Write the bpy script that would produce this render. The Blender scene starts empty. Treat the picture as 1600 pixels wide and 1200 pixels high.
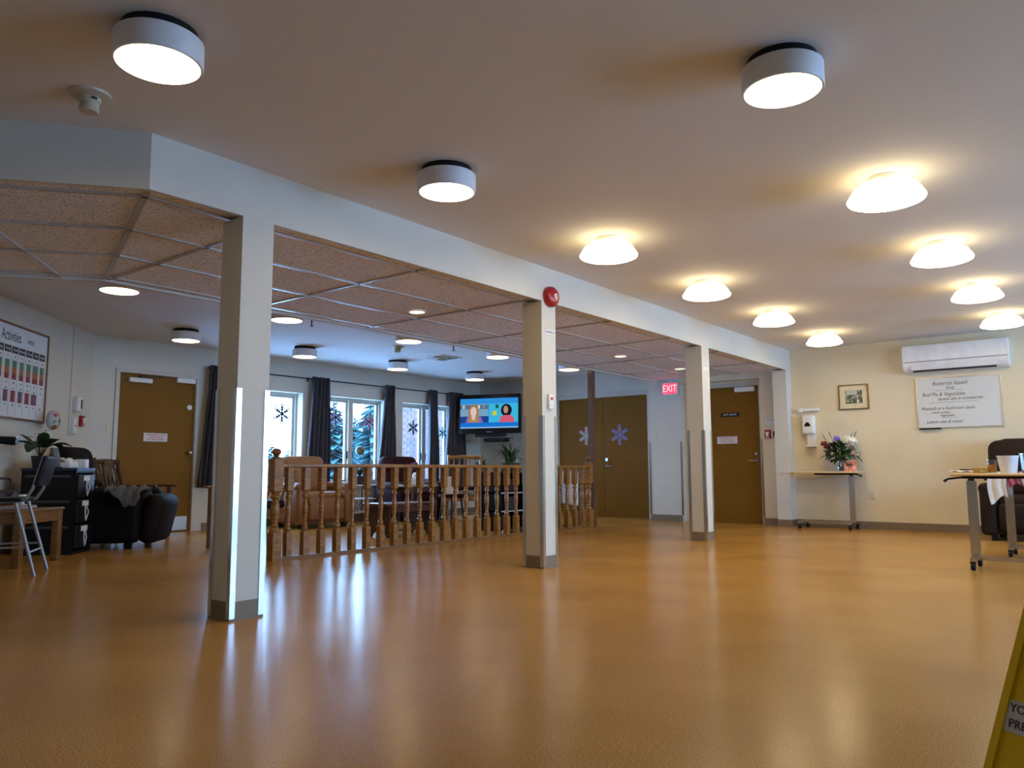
import bpy, bmesh, math, random
from mathutils import Vector, Matrix, Euler
R = math.radians
random.seed(7)
sc = bpy.context.scene
C = bpy.data.collections.new('place'); sc.collection.children.link(C)

# ------------------------------------------------------------------ camera
F = 1227.276; YAW, PITCH, ROLL = R(38.2704), R(6.3453), R(-0.2052); CAMH = 0.783
_f = Vector((-math.sin(YAW)*math.cos(PITCH), math.cos(YAW)*math.cos(PITCH), math.sin(PITCH)))
_r0 = Vector((math.cos(YAW), math.sin(YAW), 0)); _u0 = _r0.cross(_f)
_r = _r0*math.cos(ROLL)+_u0*math.sin(ROLL); _u = _u0*math.cos(ROLL)-_r0*math.sin(ROLL)
cd = bpy.data.cameras.new('camera'); cd.sensor_width = 36; cd.lens = F*36/1600; cd.clip_start = .05; cd.clip_end = 300
cam = bpy.data.objects.new('camera', cd); C.objects.link(cam)
m = Matrix((_r, _u, -_f)).transposed().to_4x4(); m.translation = (0, 0, CAMH); cam.matrix_world = m
sc.camera = cam

# ------------------------------------------------------------------ exposure, world
sc.view_settings.view_transform = 'Standard'; sc.view_settings.look = 'None'
sc.view_settings.exposure = 0.68; sc.view_settings.gamma = 1.0; sc.view_settings.use_curve_mapping = False
XE = 4.40            # hall window wall
SKY = 20.0            # daylight strength
LAMP = 12.5          # ceiling light strength
W = bpy.data.worlds.new('overcast_winter_day'); sc.world = W; W.use_nodes = True
nt = W.node_tree; nt.nodes.clear()
o_ = nt.nodes.new('ShaderNodeOutputWorld'); bg = nt.nodes.new('ShaderNodeBackground'); bg.inputs[1].default_value = SKY
tc = nt.nodes.new('ShaderNodeTexCoord'); sp = nt.nodes.new('ShaderNodeSeparateXYZ'); rp = nt.nodes.new('ShaderNodeValToRGB')
mr = nt.nodes.new('ShaderNodeMapRange'); mr.inputs[1].default_value = -1; mr.inputs[2].default_value = 1
nt.links.new(tc.outputs['Generated'], sp.inputs[0]); nt.links.new(sp.outputs[2], mr.inputs[0])
nt.links.new(mr.outputs[0], rp.inputs[0]); nt.links.new(rp.outputs[0], bg.inputs[0]); nt.links.new(bg.outputs[0], o_.inputs[0])
e = rp.color_ramp.elements
e[0].position = 0.0; e[0].color = (.28, .51, .90, 1)
e[1].position = 1.0; e[1].color = (.25, .51, .96, 1)
for p_, c_ in ((.49, (.29, .53, .92, 1)), (.51, (.33, .57, .94, 1)), (.65, (.28, .54, .95, 1))):
    n_ = e.new(p_); n_.color = c_

def portal(name, loc, rot, sx, sy):
    l = bpy.data.lights.new(name, 'AREA'); l.shape = 'RECTANGLE'; l.size = sx; l.size_y = sy
    l.cycles.is_portal = True
    o = bpy.data.objects.new(name, l); C.objects.link(o); o.location = loc; o.rotation_euler = rot
    return o
WIN_Y = [(6.20, 7.52), (7.93, 9.25), (9.65, 10.97)]     # lounge windows
EAST_Y = [(4.3, 6.2), (6.7, 8.6), (9.1, 11.0)]  # hall windows
for a, b in WIN_Y: portal('window_portal', (-10.34, (a+b)/2, 1.29), (0, R(-90), 0), 1.42, b-a)
for a, b in EAST_Y: portal('window_portal', (XE+.28, (a+b)/2, 1.36), (0, R(90), 0), 1.6, b-a)

# ------------------------------------------------------------------ materials
MATS = {}
def mat(name, col, rough=.6, metal=0., spec=.5, noise=None, bump=None, emit=None, coat=0., alpha=None):
    """Principled material; noise=(scale, amount), bump=(scale, strength[, distance])"""
    if name in MATS: return MATS[name]
    m = bpy.data.materials.new(name); m.use_nodes = True; n = m.node_tree; b = n.nodes['Principled BSDF']
    b.inputs['Roughness'].default_value = rough; b.inputs['Metallic'].default_value = metal
    b.inputs['Specular IOR Level'].default_value = spec; b.inputs['Coat Weight'].default_value = coat
    b.inputs['Base Color'].default_value = (*col, 1)
    t = n.nodes.new('ShaderNodeTexCoord')
    sc_, am = noise or (9., .06)
    nz = n.nodes.new('ShaderNodeTexNoise'); nz.inputs['Scale'].default_value = sc_; nz.inputs['Detail'].default_value = 5
    n.links.new(t.outputs['Object'], nz.inputs['Vector'])
    r = n.nodes.new('ShaderNodeValToRGB')
    r.color_ramp.elements[0].position = .3; r.color_ramp.elements[1].position = .7
    r.color_ramp.elements[0].color = tuple(max(0, c*(1-am)) for c in col)+(1,)
    r.color_ramp.elements[1].color = tuple(min(1, c*(1+am)) for c in col)+(1,)
    n.links.new(nz.outputs[0], r.inputs[0]); n.links.new(r.outputs[0], b.inputs['Base Color'])
    if bump:
        n2 = n.nodes.new('ShaderNodeTexNoise'); n2.inputs['Scale'].default_value = bump[0]; n2.inputs['Detail'].default_value = 4
        n.links.new(t.outputs['Object'], n2.inputs['Vector'])
        bp = n.nodes.new('ShaderNodeBump'); bp.inputs['Strength'].default_value = bump[1]; bp.inputs['Distance'].default_value = bump[2] if len(bump) > 2 else .01
        n.links.new(n2.outputs[0], bp.inputs['Height']); n.links.new(bp.outputs[0], b.inputs['Normal'])
    if emit:
        b.inputs['Emission Color'].default_value = (*emit[0], 1); b.inputs['Emission Strength'].default_value = emit[1]
    MATS[name] = m
    return m
def wood(name, c1, c2, rough=.4, scale=(2., 2., 14.), coat=.15):
    if name in MATS: return MATS[name]
    m = bpy.data.materials.new(name); m.use_nodes = True; n = m.node_tree; b = n.nodes['Principled BSDF']
    b.inputs['Roughness'].default_value = rough; b.inputs['Coat Weight'].default_value = coat
    t = n.nodes.new('ShaderNodeTexCoord'); mp = n.nodes.new('ShaderNodeMapping'); mp.inputs['Scale'].default_value = scale
    nz = n.nodes.new('ShaderNodeTexNoise'); nz.inputs['Scale'].default_value = 6; nz.inputs['Detail'].default_value = 8; nz.inputs['Distortion'].default_value = .6
    r = n.nodes.new('ShaderNodeValToRGB'); r.color_ramp.elements[0].color = (*c1, 1); r.color_ramp.elements[1].color = (*c2, 1)
    r.color_ramp.elements[0].position = .35; r.color_ramp.elements[1].position = .68
    n.links.new(t.outputs['Object'], mp.inputs[0]); n.links.new(mp.outputs[0], nz.inputs['Vector'])
    n.links.new(nz.outputs[0], r.inputs[0]); n.links.new(r.outputs[0], b.inputs['Base Color'])
    MATS[name] = m
    return m
def emis(name, col, strength):
    if name in MATS: return MATS[name]
    m = bpy.data.materials.new(name); m.use_nodes = True; n = m.node_tree; n.nodes.clear()
    o = n.nodes.new('ShaderNodeOutputMaterial'); e = n.nodes.new('ShaderNodeEmission'); e.inputs[0].default_value = (*col, 1); e.inputs[1].default_value = strength
    n.links.new(e.outputs[0], o.inputs[0]); MATS[name] = m
    return m
def glass(name, tint=(1, 1, 1), refl=.07):
    m = bpy.data.materials.new(name); m.use_nodes = True; n = m.node_tree; n.nodes.clear()
    o = n.nodes.new('ShaderNodeOutputMaterial'); mx = n.nodes.new('ShaderNodeMixShader'); t = n.nodes.new('ShaderNodeBsdfTransparent'); g = n.nodes.new('ShaderNodeBsdfGlossy')
    t.inputs[0].default_value = (*tint, 1); g.inputs['Roughness'].default_value = .02; mx.inputs[0].default_value = refl
    n.links.new(t.outputs[0], mx.inputs[1]); n.links.new(g.outputs[0], mx.inputs[2]); n.links.new(mx.outputs[0], o.inputs[0]); MATS[name] = m
    return m

M_wall = mat('cream_wall_paint', (.69, .605, .43), .7, noise=(3, .03), bump=(60, .05))
M_white = mat('off_white_paint', (.61, .59, .525), .65, noise=(3, .03), bump=(60, .05))
M_grey = mat('lounge_wall_paint', (.62, .58, .50), .7, noise=(3, .03), bump=(60, .05))
M_ceil = mat('ceiling_paint', (.74, .72, .70), .8, noise=(2, .02), bump=(90, .06))
M_base = mat('vinyl_baseboard', (.20, .15, .10), .5, noise=(8, .12))
M_trim = mat('door_frame_paint', (.55, .52, .46), .45)
M_winf = mat('window_frame_paint', (.52, .49, .42), .45)
M_door = mat('brown_door_laminate', (.205, .094, .008), .5, spec=.12, noise=(2.5, .07))
M_chrome = mat('polished_metal', (.58, .58, .59), .2, 1., noise=(3, .02))
M_steel = mat('brushed_steel', (.62, .63, .65), .32, 1., noise=(20, .06))
M_black = mat('black_plastic', (.010, .010, .011), .4, spec=.2)
M_dark = mat('dark_metal', (.02, .02, .022), .45)
M_plast = mat('white_plastic', (.78, .78, .76), .4)
M_lampw = mat('white_lamp_metal', (.74, .75, .77), .45)
M_acw = mat('air_conditioner_plastic', (.80, .81, .84), .3)
M_oak = wood('honey_oak', (.20, .078, .012), (.40, .185, .036), .38)
M_oakd = wood('dark_stained_wood', (.055, .018, .009), (.11, .038, .016), .4)
M_oakm = wood('medium_brown_wood', (.15, .062, .014), (.28, .125, .032), .42)
M_maple = wood('maple_laminate', (.62, .43, .22), (.72, .53, .30), .38, (1.5, 12, 3))
M_tan = mat('tan_leather', (.26, .115, .042), .45, spec=.3, noise=(5, .15), bump=(70, .15))
M_burg = mat('burgundy_upholstery', (.030, .006, .008), .75, spec=.12, noise=(8, .2), bump=(80, .2))
M_blk = mat('black_upholstery', (.008, .007, .007), .7, spec=.12, noise=(8, .2), bump=(90, .2))
M_choc = mat('dark_brown_upholstery', (.018, .010, .007), .6, spec=.15, noise=(8, .2), bump=(80, .2))
M_cloth = mat('white_cloth', (.75, .74, .72), .85, noise=(20, .05), bump=(120, .2))
M_gcloth = mat('grey_knit_blanket', (.10, .10, .105), .9, noise=(30, .25), bump=(120, .4))
M_curt = mat('charcoal_curtain', (.052, .050, .062), .8, noise=(14, .12), bump=(160, .15))
M_leaf = mat('green_leaf', (.030, .085, .022), .5, noise=(12, .35))
M_leaf2 = mat('dark_green_leaf', (.016, .042, .014), .45, noise=(12, .35))
M_stem = mat('green_stem', (.06, .12, .03), .6)
M_pot = mat('dark_pot', (.02, .018, .018), .5)
M_red = mat('red_enamel', (.36, .012, .018), .28)
M_redp = mat('red_print', (.55, .02, .03), .6)
M_ink = mat('dark_ink', (.05, .05, .07), .6)
M_paper = mat('white_paper', (.72, .72, .72), .8, noise=(6, .03))
M_board = mat('whiteboard_enamel', (.62, .65, .66), .25, noise=(2, .02))
M_glass = glass('window_glass', (.97, .99, 1), .06)
M_clear = glass('clear_plastic', (.9, .9, .92), .12)
M_lamp = emis('lamp_diffuser_glow', (1.0, .76, .43), LAMP)
M_dome = emis('opal_shade_glow', (1.0, .78, .42), LAMP*.2)
M_domeb = emis('opal_diffuser_glow', (1.0, .78, .44), LAMP*1.32)
M_spot = emis('downlight_glow', (1.0, .82, .58), LAMP*.2)
M_snow = mat('snow', (.82, .85, .90), .9, noise=(.5, .05))
M_mortar = mat('mortar', (.16, .15, .15), .9)

def floor_mat():
    m = bpy.data.materials.new('speckled_linoleum'); m.use_nodes = True; n = m.node_tree; b = n.nodes['Principled BSDF']
    t = n.nodes.new('ShaderNodeTexCoord')
    a = n.nodes.new('ShaderNodeTexNoise'); a.inputs['Scale'].default_value = 1.3; a.inputs['Detail'].default_value = 4
    s = n.nodes.new('ShaderNodeTexNoise'); s.inputs['Scale'].default_value = 170; s.inputs['Detail'].default_value = 3
    for q in (a, s): n.links.new(t.outputs['Object'], q.inputs['Vector'])
    r1 = n.nodes.new('ShaderNodeValToRGB'); r1.color_ramp.elements[0].color = (.410, .210, .048, 1); r1.color_ramp.elements[1].color = (.505, .272, .070, 1)
    r1.color_ramp.elements[0].position = .3; r1.color_ramp.elements[1].position = .7
    r2 = n.nodes.new('ShaderNodeValToRGB'); r2.color_ramp.elements[0].color = (.62, .60, .58, 1); r2.color_ramp.elements[1].color = (1.22, 1.22, 1.22, 1)
    r2.color_ramp.elements[0].position = .36; r2.color_ramp.elements[1].position = .64
    mx = n.nodes.new('ShaderNodeMix'); mx.data_type = 'RGBA'; mx.blend_type = 'MULTIPLY'; mx.inputs[0].default_value = 1
    n.links.new(a.outputs[0], r1.inputs[0]); n.links.new(s.outputs[0], r2.inputs[0])
    n.links.new(r1.outputs[0], mx.inputs[6]); n.links.new(r2.outputs[0], mx.inputs[7]); n.links.new(mx.outputs[2], b.inputs['Base Color'])
    bp = n.nodes.new('ShaderNodeBump'); bp.inputs['Strength'].default_value = .10; bp.inputs['Distance'].default_value = .004
    l = n.nodes.new('ShaderNodeTexNoise'); l.inputs['Scale'].default_value = 45; l.inputs['Detail'].default_value = 3; n.links.new(t.outputs['Object'], l.inputs['Vector'])
    n.links.new(l.outputs[0], bp.inputs['Height']); n.links.new(bp.outputs[0], b.inputs['Normal'])
    b.inputs['Roughness'].default_value = .215; b.inputs['Specular IOR Level'].default_value = .09
    return m
M_floor = floor_mat()
def tile_mat():
    m = bpy.data.materials.new('fissured_ceiling_tile'); m.use_nodes = True; n = m.node_tree; b = n.nodes['Principled BSDF']
    t = n.nodes.new('ShaderNodeTexCoord'); v = n.nodes.new('ShaderNodeTexNoise'); v.inputs['Scale'].default_value = 95; v.inputs['Detail'].default_value = 2
    n.links.new(t.outputs['Object'], v.inputs['Vector'])
    r = n.nodes.new('ShaderNodeValToRGB'); r.color_ramp.elements[0].color = (.48, .45, .44, 1); r.color_ramp.elements[1].color = (.90, .87, .86, 1)
    r.color_ramp.elements[0].position = .38; r.color_ramp.elements[1].position = .50
    n.links.new(v.outputs[0], r.inputs[0]); n.links.new(r.outputs[0], b.inputs['Base Color'])
    b.inputs['Roughness'].default_value = .9
    return m
M_tile = tile_mat()
M_tbar = mat('tee_bar_enamel', (.52, .48, .43), .25, noise=(8, .05))
M_brick = mat('red_brick', (.075, .035, .035), .85, noise=(9, .35), bump=(60, .3))

# ------------------------------------------------------------------ geometry helpers
class B:
    def __init__(s): s.bm = bmesh.new()
    def _add(s, vs, fs, M=None):
        v = [s.bm.verts.new((M @ Vector(p)) if M else p) for p in vs]
        for f in fs:
            try: s.bm.faces.new([v[i] for i in f])
            except ValueError: pass
        return s
    def box(s, x0, x1, y0, y1, z0, z1, M=None):
        vs = [(x, y, z) for z in (z0, z1) for y in (y0, y1) for x in (x0, x1)]
        return s._add(vs, [(0, 2, 3, 1), (4, 5, 7, 6), (0, 1, 5, 4), (2, 6, 7, 3), (0, 4, 6, 2), (1, 3, 7, 5)], M)
    def rbox(s, cx, cy, cz, sx, sy, sz, r=.02, seg=3, rot=None):
        t = bmesh.new(); bmesh.ops.create_cube(t, size=1)
        bmesh.ops.scale(t, vec=(sx, sy, sz), verts=t.verts)
        bmesh.ops.bevel(t, geom=t.edges[:], offset=min(r, min(sx, sy, sz)*.49), segments=seg, profile=.5, affect='EDGES')
        Mx = Matrix.Translation((cx, cy, cz)) @ (Euler(rot).to_matrix().to_4x4() if rot else Matrix.Identity(4))
        bmesh.ops.transform(t, matrix=Mx, verts=t.verts)
        me = bpy.data.meshes.new('t'); t.to_mesh(me); t.free(); s.bm.from_mesh(me); bpy.data.meshes.remove(me)
        return s
    def cyl(s, p0, p1, r, r2=None, n=16):
        return s.tube([p0, p1], [r, r if r2 is None else r2], n)
    def tube(s, pts, r, n=8):
        pts = [Vector(p) for p in pts]; k = len(pts); rr = r if isinstance(r, (list, tuple)) else [r]*k
        T = [(pts[min(i+1, k-1)]-pts[max(i-1, 0)]).normalized() for i in range(k)]
        a = Vector((0, 0, 1)) if abs(T[0].z) < .9 else Vector((1, 0, 0))
        u = T[0].cross(a).normalized(); rings = []
        for i in range(k):
            u = (u-T[i]*u.dot(T[i])).normalized(); w = T[i].cross(u)
            rings.append([s.bm.verts.new(pts[i]+(u*math.cos(2*math.pi*j/n)+w*math.sin(2*math.pi*j/n))*rr[i]) for j in range(n)])
        for i in range(k-1):
            for j in range(n): s.bm.faces.new((rings[i][j], rings[i][(j+1) % n], rings[i+1][(j+1) % n], rings[i+1][j]))
        s.bm.faces.new(rings[0][::-1]); s.bm.faces.new(rings[-1])
        return s
    def lathe(s, prof, n=32, c=(0, 0, 0), M=None):
        rings = []
        for r, z in prof:
            if r < 1e-5: P = [s.bm.verts.new(M @ Vector((c[0], c[1], c[2]+z)) if M else (c[0], c[1], c[2]+z))]
            else:
                P = []
                for j in range(n):
                    q = Vector((c[0]+r*math.cos(2*math.pi*j/n), c[1]+r*math.sin(2*math.pi*j/n), c[2]+z)); P.append(s.bm.verts.new(M @ q if M else q))
            rings.append(P)
        for a, b in zip(rings, rings[1:]):
            for j in range(n):
                k = (j+1) % n
                q = [a[j % len(a)], a[k % len(a)], b[k % len(b)], b[j % len(b)]]
                q = [x for i, x in enumerate(q) if x not in q[:i]]
                if len(q) > 2: s.bm.faces.new(q)
        for e, fl in ((rings[0], 1), (rings[-1], 0)):
            if len(e) > 2: s.bm.faces.new(e[::-1] if fl else e)
        return s
    def prism(s, pts, y0, y1, M=None):
        n = len(pts); vs = [(x, y0, z) for x, z in pts]+[(x, y1, z) for x, z in pts]
        return s._add(vs, [tuple(range(n)), tuple(range(2*n-1, n-1, -1))]+[(i, i+n, (i+1) % n+n, (i+1) % n) for i in range(n)], M)
    def hprism(s, pts, z0, z1):
        n = len(pts); vs = [(x, y, z0) for x, y in pts]+[(x, y, z1) for x, y in pts]
        return s._add(vs, [tuple(range(n))[::-1], tuple(range(n, 2*n))]+[(i, (i+1) % n, (i+1) % n+n, i+n) for i in range(n)])
    def sheet(s, fn, nu, nv):
        g = [[s.bm.verts.new(fn(i/nu, j/nv)) for j in range(nv+1)] for i in range(nu+1)]
        for i in range(nu):
            for j in range(nv): s.bm.faces.new((g[i][j], g[i+1][j], g[i+1][j+1], g[i][j+1]))
        return s
    def ball(s, c, r, sz=(1, 1, 1), n=16):
        t = bmesh.new(); bmesh.ops.create_uvsphere(t, u_segments=n, v_segments=max(6, n*2//3), radius=r)
        bmesh.ops.transform(t, matrix=Matrix.Translation(c) @ Matrix.Diagonal((*sz, 1)), verts=t.verts)
        me = bpy.data.meshes.new('t'); t.to_mesh(me); t.free(); s.bm.from_mesh(me); bpy.data.meshes.remove(me)
        return s
    def mesh(s, name, m, flat=False, recalc=True):
        if recalc: bmesh.ops.recalc_face_normals(s.bm, faces=s.bm.faces)
        me = bpy.data.meshes.new(name); s.bm.to_mesh(me); s.bm.free()
        if m: me.materials.append(m)
        if not flat:
            me.polygons.foreach_set('use_smooth', [True]*len(me.polygons)); me.set_sharp_from_angle(angle=R(38))
        return me
    def build(s, name, m, parent=None, loc=None, rot=None, flat=False, recalc=True):
        return put(name, s.mesh(name, m, flat, recalc), parent, loc, rot)
def put(name, me, parent=None, loc=None, rot=None):
    o = bpy.data.objects.new(name, me); C.objects.link(o)
    if parent: o.parent = parent
    if loc: o.location = loc
    if rot: o.rotation_euler = rot
    return o
def solid(o, t):
    md = o.modifiers.new('thickness', 'SOLIDIFY'); md.thickness = t; md.offset = 0
    return o
def tag(o, label, cat, group=None, kind=None):
    o['label'] = label; o['category'] = cat
    if group: o['group'] = group
    if kind: o['kind'] = kind
    return o
def thing(name, label, cat, loc=(0, 0, 0), rotz=0, group=None, kind=None):
    o = bpy.data.objects.new(name, None); C.objects.link(o); o.empty_display_size = .1
    o.location = loc; o.rotation_euler = (0, 0, R(rotz))
    return tag(o, label, cat, group, kind)
def part_label(o, l): o['label'] = l; return o
def dup(root, loc, rotz, label, group=None):
    r = root.copy(); C.objects.link(r); r.location = loc; r.rotation_euler = (0, 0, R(rotz)); r['label'] = label
    if group: r['group'] = group
    for ch in list(root.children):
        c = ch.copy(); C.objects.link(c); c.parent = r
        for g in list(ch.children):
            d = g.copy(); C.objects.link(d); d.parent = c
    return r
def text(name, body, size, m, parent, loc, align='CENTER', shear=0, sx=1., rot=(R(90), 0, 0), ext=.0006):
    cu = bpy.data.curves.new(name, 'FONT'); cu.body = body; cu.size = size; cu.align_x = align; cu.align_y = 'CENTER'; cu.shear = shear; cu.extrude = ext; cu.resolution_u = 3
    t = bpy.data.objects.new('t', cu); C.objects.link(t)
    me = bpy.data.meshes.new_from_object(t.evaluated_get(bpy.context.evaluated_depsgraph_get()))
    bpy.data.objects.remove(t); bpy.data.curves.remove(cu)
    if sx != 1: me.transform(Matrix.Diagonal((sx, 1, 1, 1)))
    me.materials.clear(); me.materials.append(m); me.name = name
    return put(name, me, parent, loc, rot)

# ------------------------------------------------------------------ the setting
ZC, ZB, ZG = 2.50, 2.205, 2.215
XB, XW, YN, YT, YS = -3.805, -10.07, 11.30, 11.75, -2.6
def struct(o, label, cat): return tag(o, label, cat, kind='structure')
b = B().hprism([(-10.6, YS-.2), (XE+.3, YS-.2), (XE+.3, YT+.3), (-10.6, YT+.3)], -.12, 0)
struct(b.build('floor', M_floor), 'speckled orange-brown sheet floor with a soft shine', 'floor')
b = B().hprism([(-10.6, YS-.2), (XE+.3, YS-.2), (XE+.3, YT+.3), (-10.6, YT+.3)], ZC, ZC+.12)
struct(b.build('ceiling', M_ceil), 'smooth grey-white painted ceiling', 'ceiling')

# west wall: emergency door and three windows
DW = (4.69, 5.75)
b = B(); x0, x1 = XW-.27, XW
segs = [(4.0, DW[0], 0, ZC), (DW[0], DW[1], 2.07, ZC), (DW[1], WIN_Y[0][0], 0, ZC)]
for i, (a, c) in enumerate(WIN_Y):
    segs += [(a, c, 0, .58), (a, c, 2.0, ZC), (c, WIN_Y[i+1][0] if i < 2 else YT+.1, 0, ZC)]
for a, c, z0, z1 in segs: b.box(x0, x1, a, c, z0, z1)
struct(b.build('wall_west', M_grey), 'long lounge wall with windows and brown exit door', 'wall')
# angled wall behind the activities board: x + y = -5.706
b = B(); nx = math.sqrt(.5)
def AW(t, d=0, z=0): return (-10.02-(-nx)*t+nx*d, 4.314-nx*t+nx*d, z)   # t along towards the camera side, d out from the wall
p = [AW(-.2)[:2], AW(10.2)[:2], AW(10.2, -.2)[:2], AW(-.2, -.2)[:2]]
b.hprism(p, 0, ZC); struct(b.build('wall_angled', M_grey), 'angled cream wall behind the activities board', 'wall')
# north walls
DD = (-8.20, -6.36); XD = (-5.30, -4.33)
b = B(); b.box(XW-.27, DD[0], YT, YT+.2, 0, ZC).box(DD[0], DD[1], YT, YT+.2, 2.075, ZC).box(DD[1], -6.0, YT, YT+.2, 0, ZC)
struct(b.build('wall_lounge_end', M_grey), 'grey end wall behind the television and double doors', 'wall')
b = B(); b.box(-6.10, -5.55, YN, YT, 0, ZC)
struct(b.build('wall_between_doors', M_white), 'narrow white wall between double doors and exit door', 'wall')
b = B(); b.box(-5.55, XD[0], YN+.14, YN+.3, 0, ZC).box(XD[0], XD[1], YN+.14, YN+.3, 2.06, ZC).box(XD[1], -4.27, YN+.14, YN+.3, 0, ZC)
b.box(-5.55, -4.27, YN, YN+.14, 2.14, ZC)
b.box(-4.27, XE+.3, YN, YN+.3, 0, ZC).box(-5.55, -4.27, YT-.01, YT+.1, 0, ZC)
struct(b.build('wall_north', M_wall), 'cream wall with the whiteboard and air conditioner', 'wall')
b = B(); b.box(-4.0, XB, 11.10, YN, 0, ZB); struct(b.build('wall_pilaster', M_white), 'cream pilaster where the beam meets the far wall', 'pilaster')
# east wall (beside the camera) with four hall windows, south wall
b = B(); y = YS-.2
for a, c in EAST_Y:
    b.box(XE, XE+.27, y, a, 0, ZC).box(XE, XE+.27, a, c, 0, .56).box(XE, XE+.27, a, c, 2.16, ZC); y = c
b.box(XE, XE+.27, y, YT+.3, 0, ZC); struct(b.build('wall_east', M_wall), 'cream hall wall with three large windows', 'wall')
b = B().box(-4.5, XE+.3, YS-.2, YS, 0, ZC); struct(b.build('wall_south', M_wall), 'plain cream wall behind the camera', 'wall')

b = B().box(-9.0, -3.9, YT+.32, YT+.5, -.12, ZC).box(-9.0, -8.8, YT, YT+.5, -.12, ZC); struct(b.build('wall_light_stop_north', M_grey), 'added panel blocking daylight leaks behind the brown doors', 'wall')  # unseen panel added to stop daylight leaking under the doors
b = B().box(XW-.42, XW-.27, DW[0]-.2, DW[1]+.2, -.12, 2.3); struct(b.build('wall_light_stop_west', M_grey), 'added slab stopping outdoor light behind the emergency door', 'wall')  # backing slab, added so no outdoor light shows below the exit door
# dropped soffit: bulkhead faces, tee bars, tiles
XI = -6.0; K0 = Vector((XB, 1.875)); K1 = Vector((XI, 2.65))
mt = math.atan2(K1.y-K0.y, K0.x-K1.x); ca = 2*mt
d2 = Vector((-math.sin(ca), -math.cos(ca))); n2 = Vector((-math.cos(ca), math.sin(ca)))
def hit(Pt, dr):                      # run along dr until the angled wall
    t = (-5.706-Pt.x-Pt.y)/(dr.x+dr.y); return Pt+dr*t
KA = hit(K0, d2); KB = hit(K1, d2)
def strip(P, Q, th, z0, z1, bb):      # wall strip from P to Q, thickness th to its left
    dr = (Q-P).normalized(); nn = Vector((-dr.y, dr.x))*th
    bb.hprism([tuple(P), tuple(Q), tuple(Q+nn), tuple(P+nn)], z0, z1)
b = B(); o2 = .035
q0 = K0+Vector((-o2, o2*math.tan(mt)))
b.hprism([tuple(K0), (XB, YN), (XB-o2, YN), tuple(q0)], ZB, ZC)
b.hprism([tuple(K0), tuple(q0), tuple(hit(q0, d2)), tuple(KA)], ZB, ZC)
struct(b.build('wall_bulkhead', M_white), 'white bulkhead beam carried on the row of columns', 'beam')
b = B(); q1 = K1+Vector((.06, -.06*math.tan(mt)))
b.hprism([tuple(K1), tuple(q1), (XI+.06, YN), (XI, YN)], ZB, ZC); b.hprism([tuple(K1), tuple(KB), tuple(hit(q1, d2)), tuple(q1)], ZB, ZC)
struct(b.build('trim_lounge_bulkhead', M_white), 'white lounge edge of the dropped ceiling', 'bulkhead')
sof = thing('ceiling_dropped', 'dropped ceiling of brown fissured tiles in tee bars', 'ceiling', kind='structure')
GX = [XB-o2+.01, -3.97, -4.59, -5.22, -5.85, XI+.03]; GY = [2.65, 3.92, 5.19, 6.45, 7.70, 8.96, 10.22, YN]
def miter_y(x): return K0.y+(XB-x)*math.tan(mt)
def tile(pts, z=ZG+.012):
    cx = sum(p[0] for p in pts)/len(pts); cy = sum(p[1] for p in pts)/len(pts)
    j = random.uniform(-.0015, .0015)
    B().hprism(pts, z+j, z+.02).build('ceiling_tile', M_tile, sof, flat=True)
SPOTS = [(-5.005, 4.96), (-4.998, 8.545), (-4.976, 10.16)]
def bar(P, Q, w=.024, h=.012):
    P = Vector(P); Q = Vector(Q); dr = (Q-P).normalized(); nn = Vector((-dr.y, dr.x))*w/2
    B().hprism([tuple(P-nn), tuple(Q-nn), tuple(Q+nn), tuple(P+nn)], ZG, ZG+h).build('tee_bar', M_tbar, sof, flat=True)
for i in range(5):
    xa, xb = GX[i], GX[i+1]
    for j in range(7): tile([(xb, GY[j]), (xa, GY[j]), (xa, GY[j+1]), (xb, GY[j+1])])
    tile([(xb, miter_y(xb)), (xa, miter_y(xa)), (xa, 2.65), (xb, 2.65)] if i < 4 else [(xb, miter_y(xb)), (xa, miter_y(xa)), (xa, 2.65)])
for x in GX[1:5]: bar((x, miter_y(x)), (x, YN))
for y in GY[:-1]: bar((GX[0], y), (XI, y))
bar(tuple(K0+Vector((-.1, .1*math.tan(mt)))), tuple(K1), .034)
# mitred part in front of the activities wall
OFF = [o2-.01, .165, .785, 1.415, 2.045, (XB-XI)-.03]
def mp_(off): return K0+Vector((-off, off*math.tan(mt)))
CB = []      # distances of cross bars along d2 from the line through the bar seen in the picture
sref = (Vector((-5.45, 1.847))-K0).dot(d2)
for i in range(5):
    Pa, Pb = mp_(OFF[i]), mp_(OFF[i+1]); sa, sb = (Pa-K0).dot(d2), (Pb-K0).dot(d2)
    Ea, Eb = hit(Pa, d2), hit(Pb, d2); ea, eb = (Ea-K0).dot(d2), (Eb-K0).dot(d2)
    cuts = [sref+1.25*k for k in range(-2, 4)]
    base_a, base_b = K0+n2*((Pa-K0).dot(n2)), K0+n2*((Pb-K0).dot(n2))
    prev = None
    st = [c for c in cuts if c > max(sa, sb)+.03 and c < min(ea, eb)-.03]
    la, lb = Pa, Pb
    for c in st+[None]:
        na = Ea if c is None else base_a+d2*c; nb = Eb if c is None else base_b+d2*c
        tile([tuple(la), tuple(na), tuple(nb), tuple(lb)]); la, lb = na, nb
    if i < 4: bar(tuple(Pb), tuple(Eb))
for c in [sref, sref+1.25, sref-1.25]:
    lo = [K0+n2*(off_)+d2*c for off_ in (0.02, 2.4)]
    w0 = (mp_(0)-K0).dot(d2)
    Ps = [K0+n2*((mp_(o_)-K0).dot(n2))+d2*c for o_ in [k*.02 for k in range(5, 110)]]
    Ps = [q for q in Ps if q.x+q.y > -5.70 and (q.y < miter_y(q.x)-.01)]
    if len(Ps) > 4: bar(tuple(Ps[0]), tuple(Ps[-1]))

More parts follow.
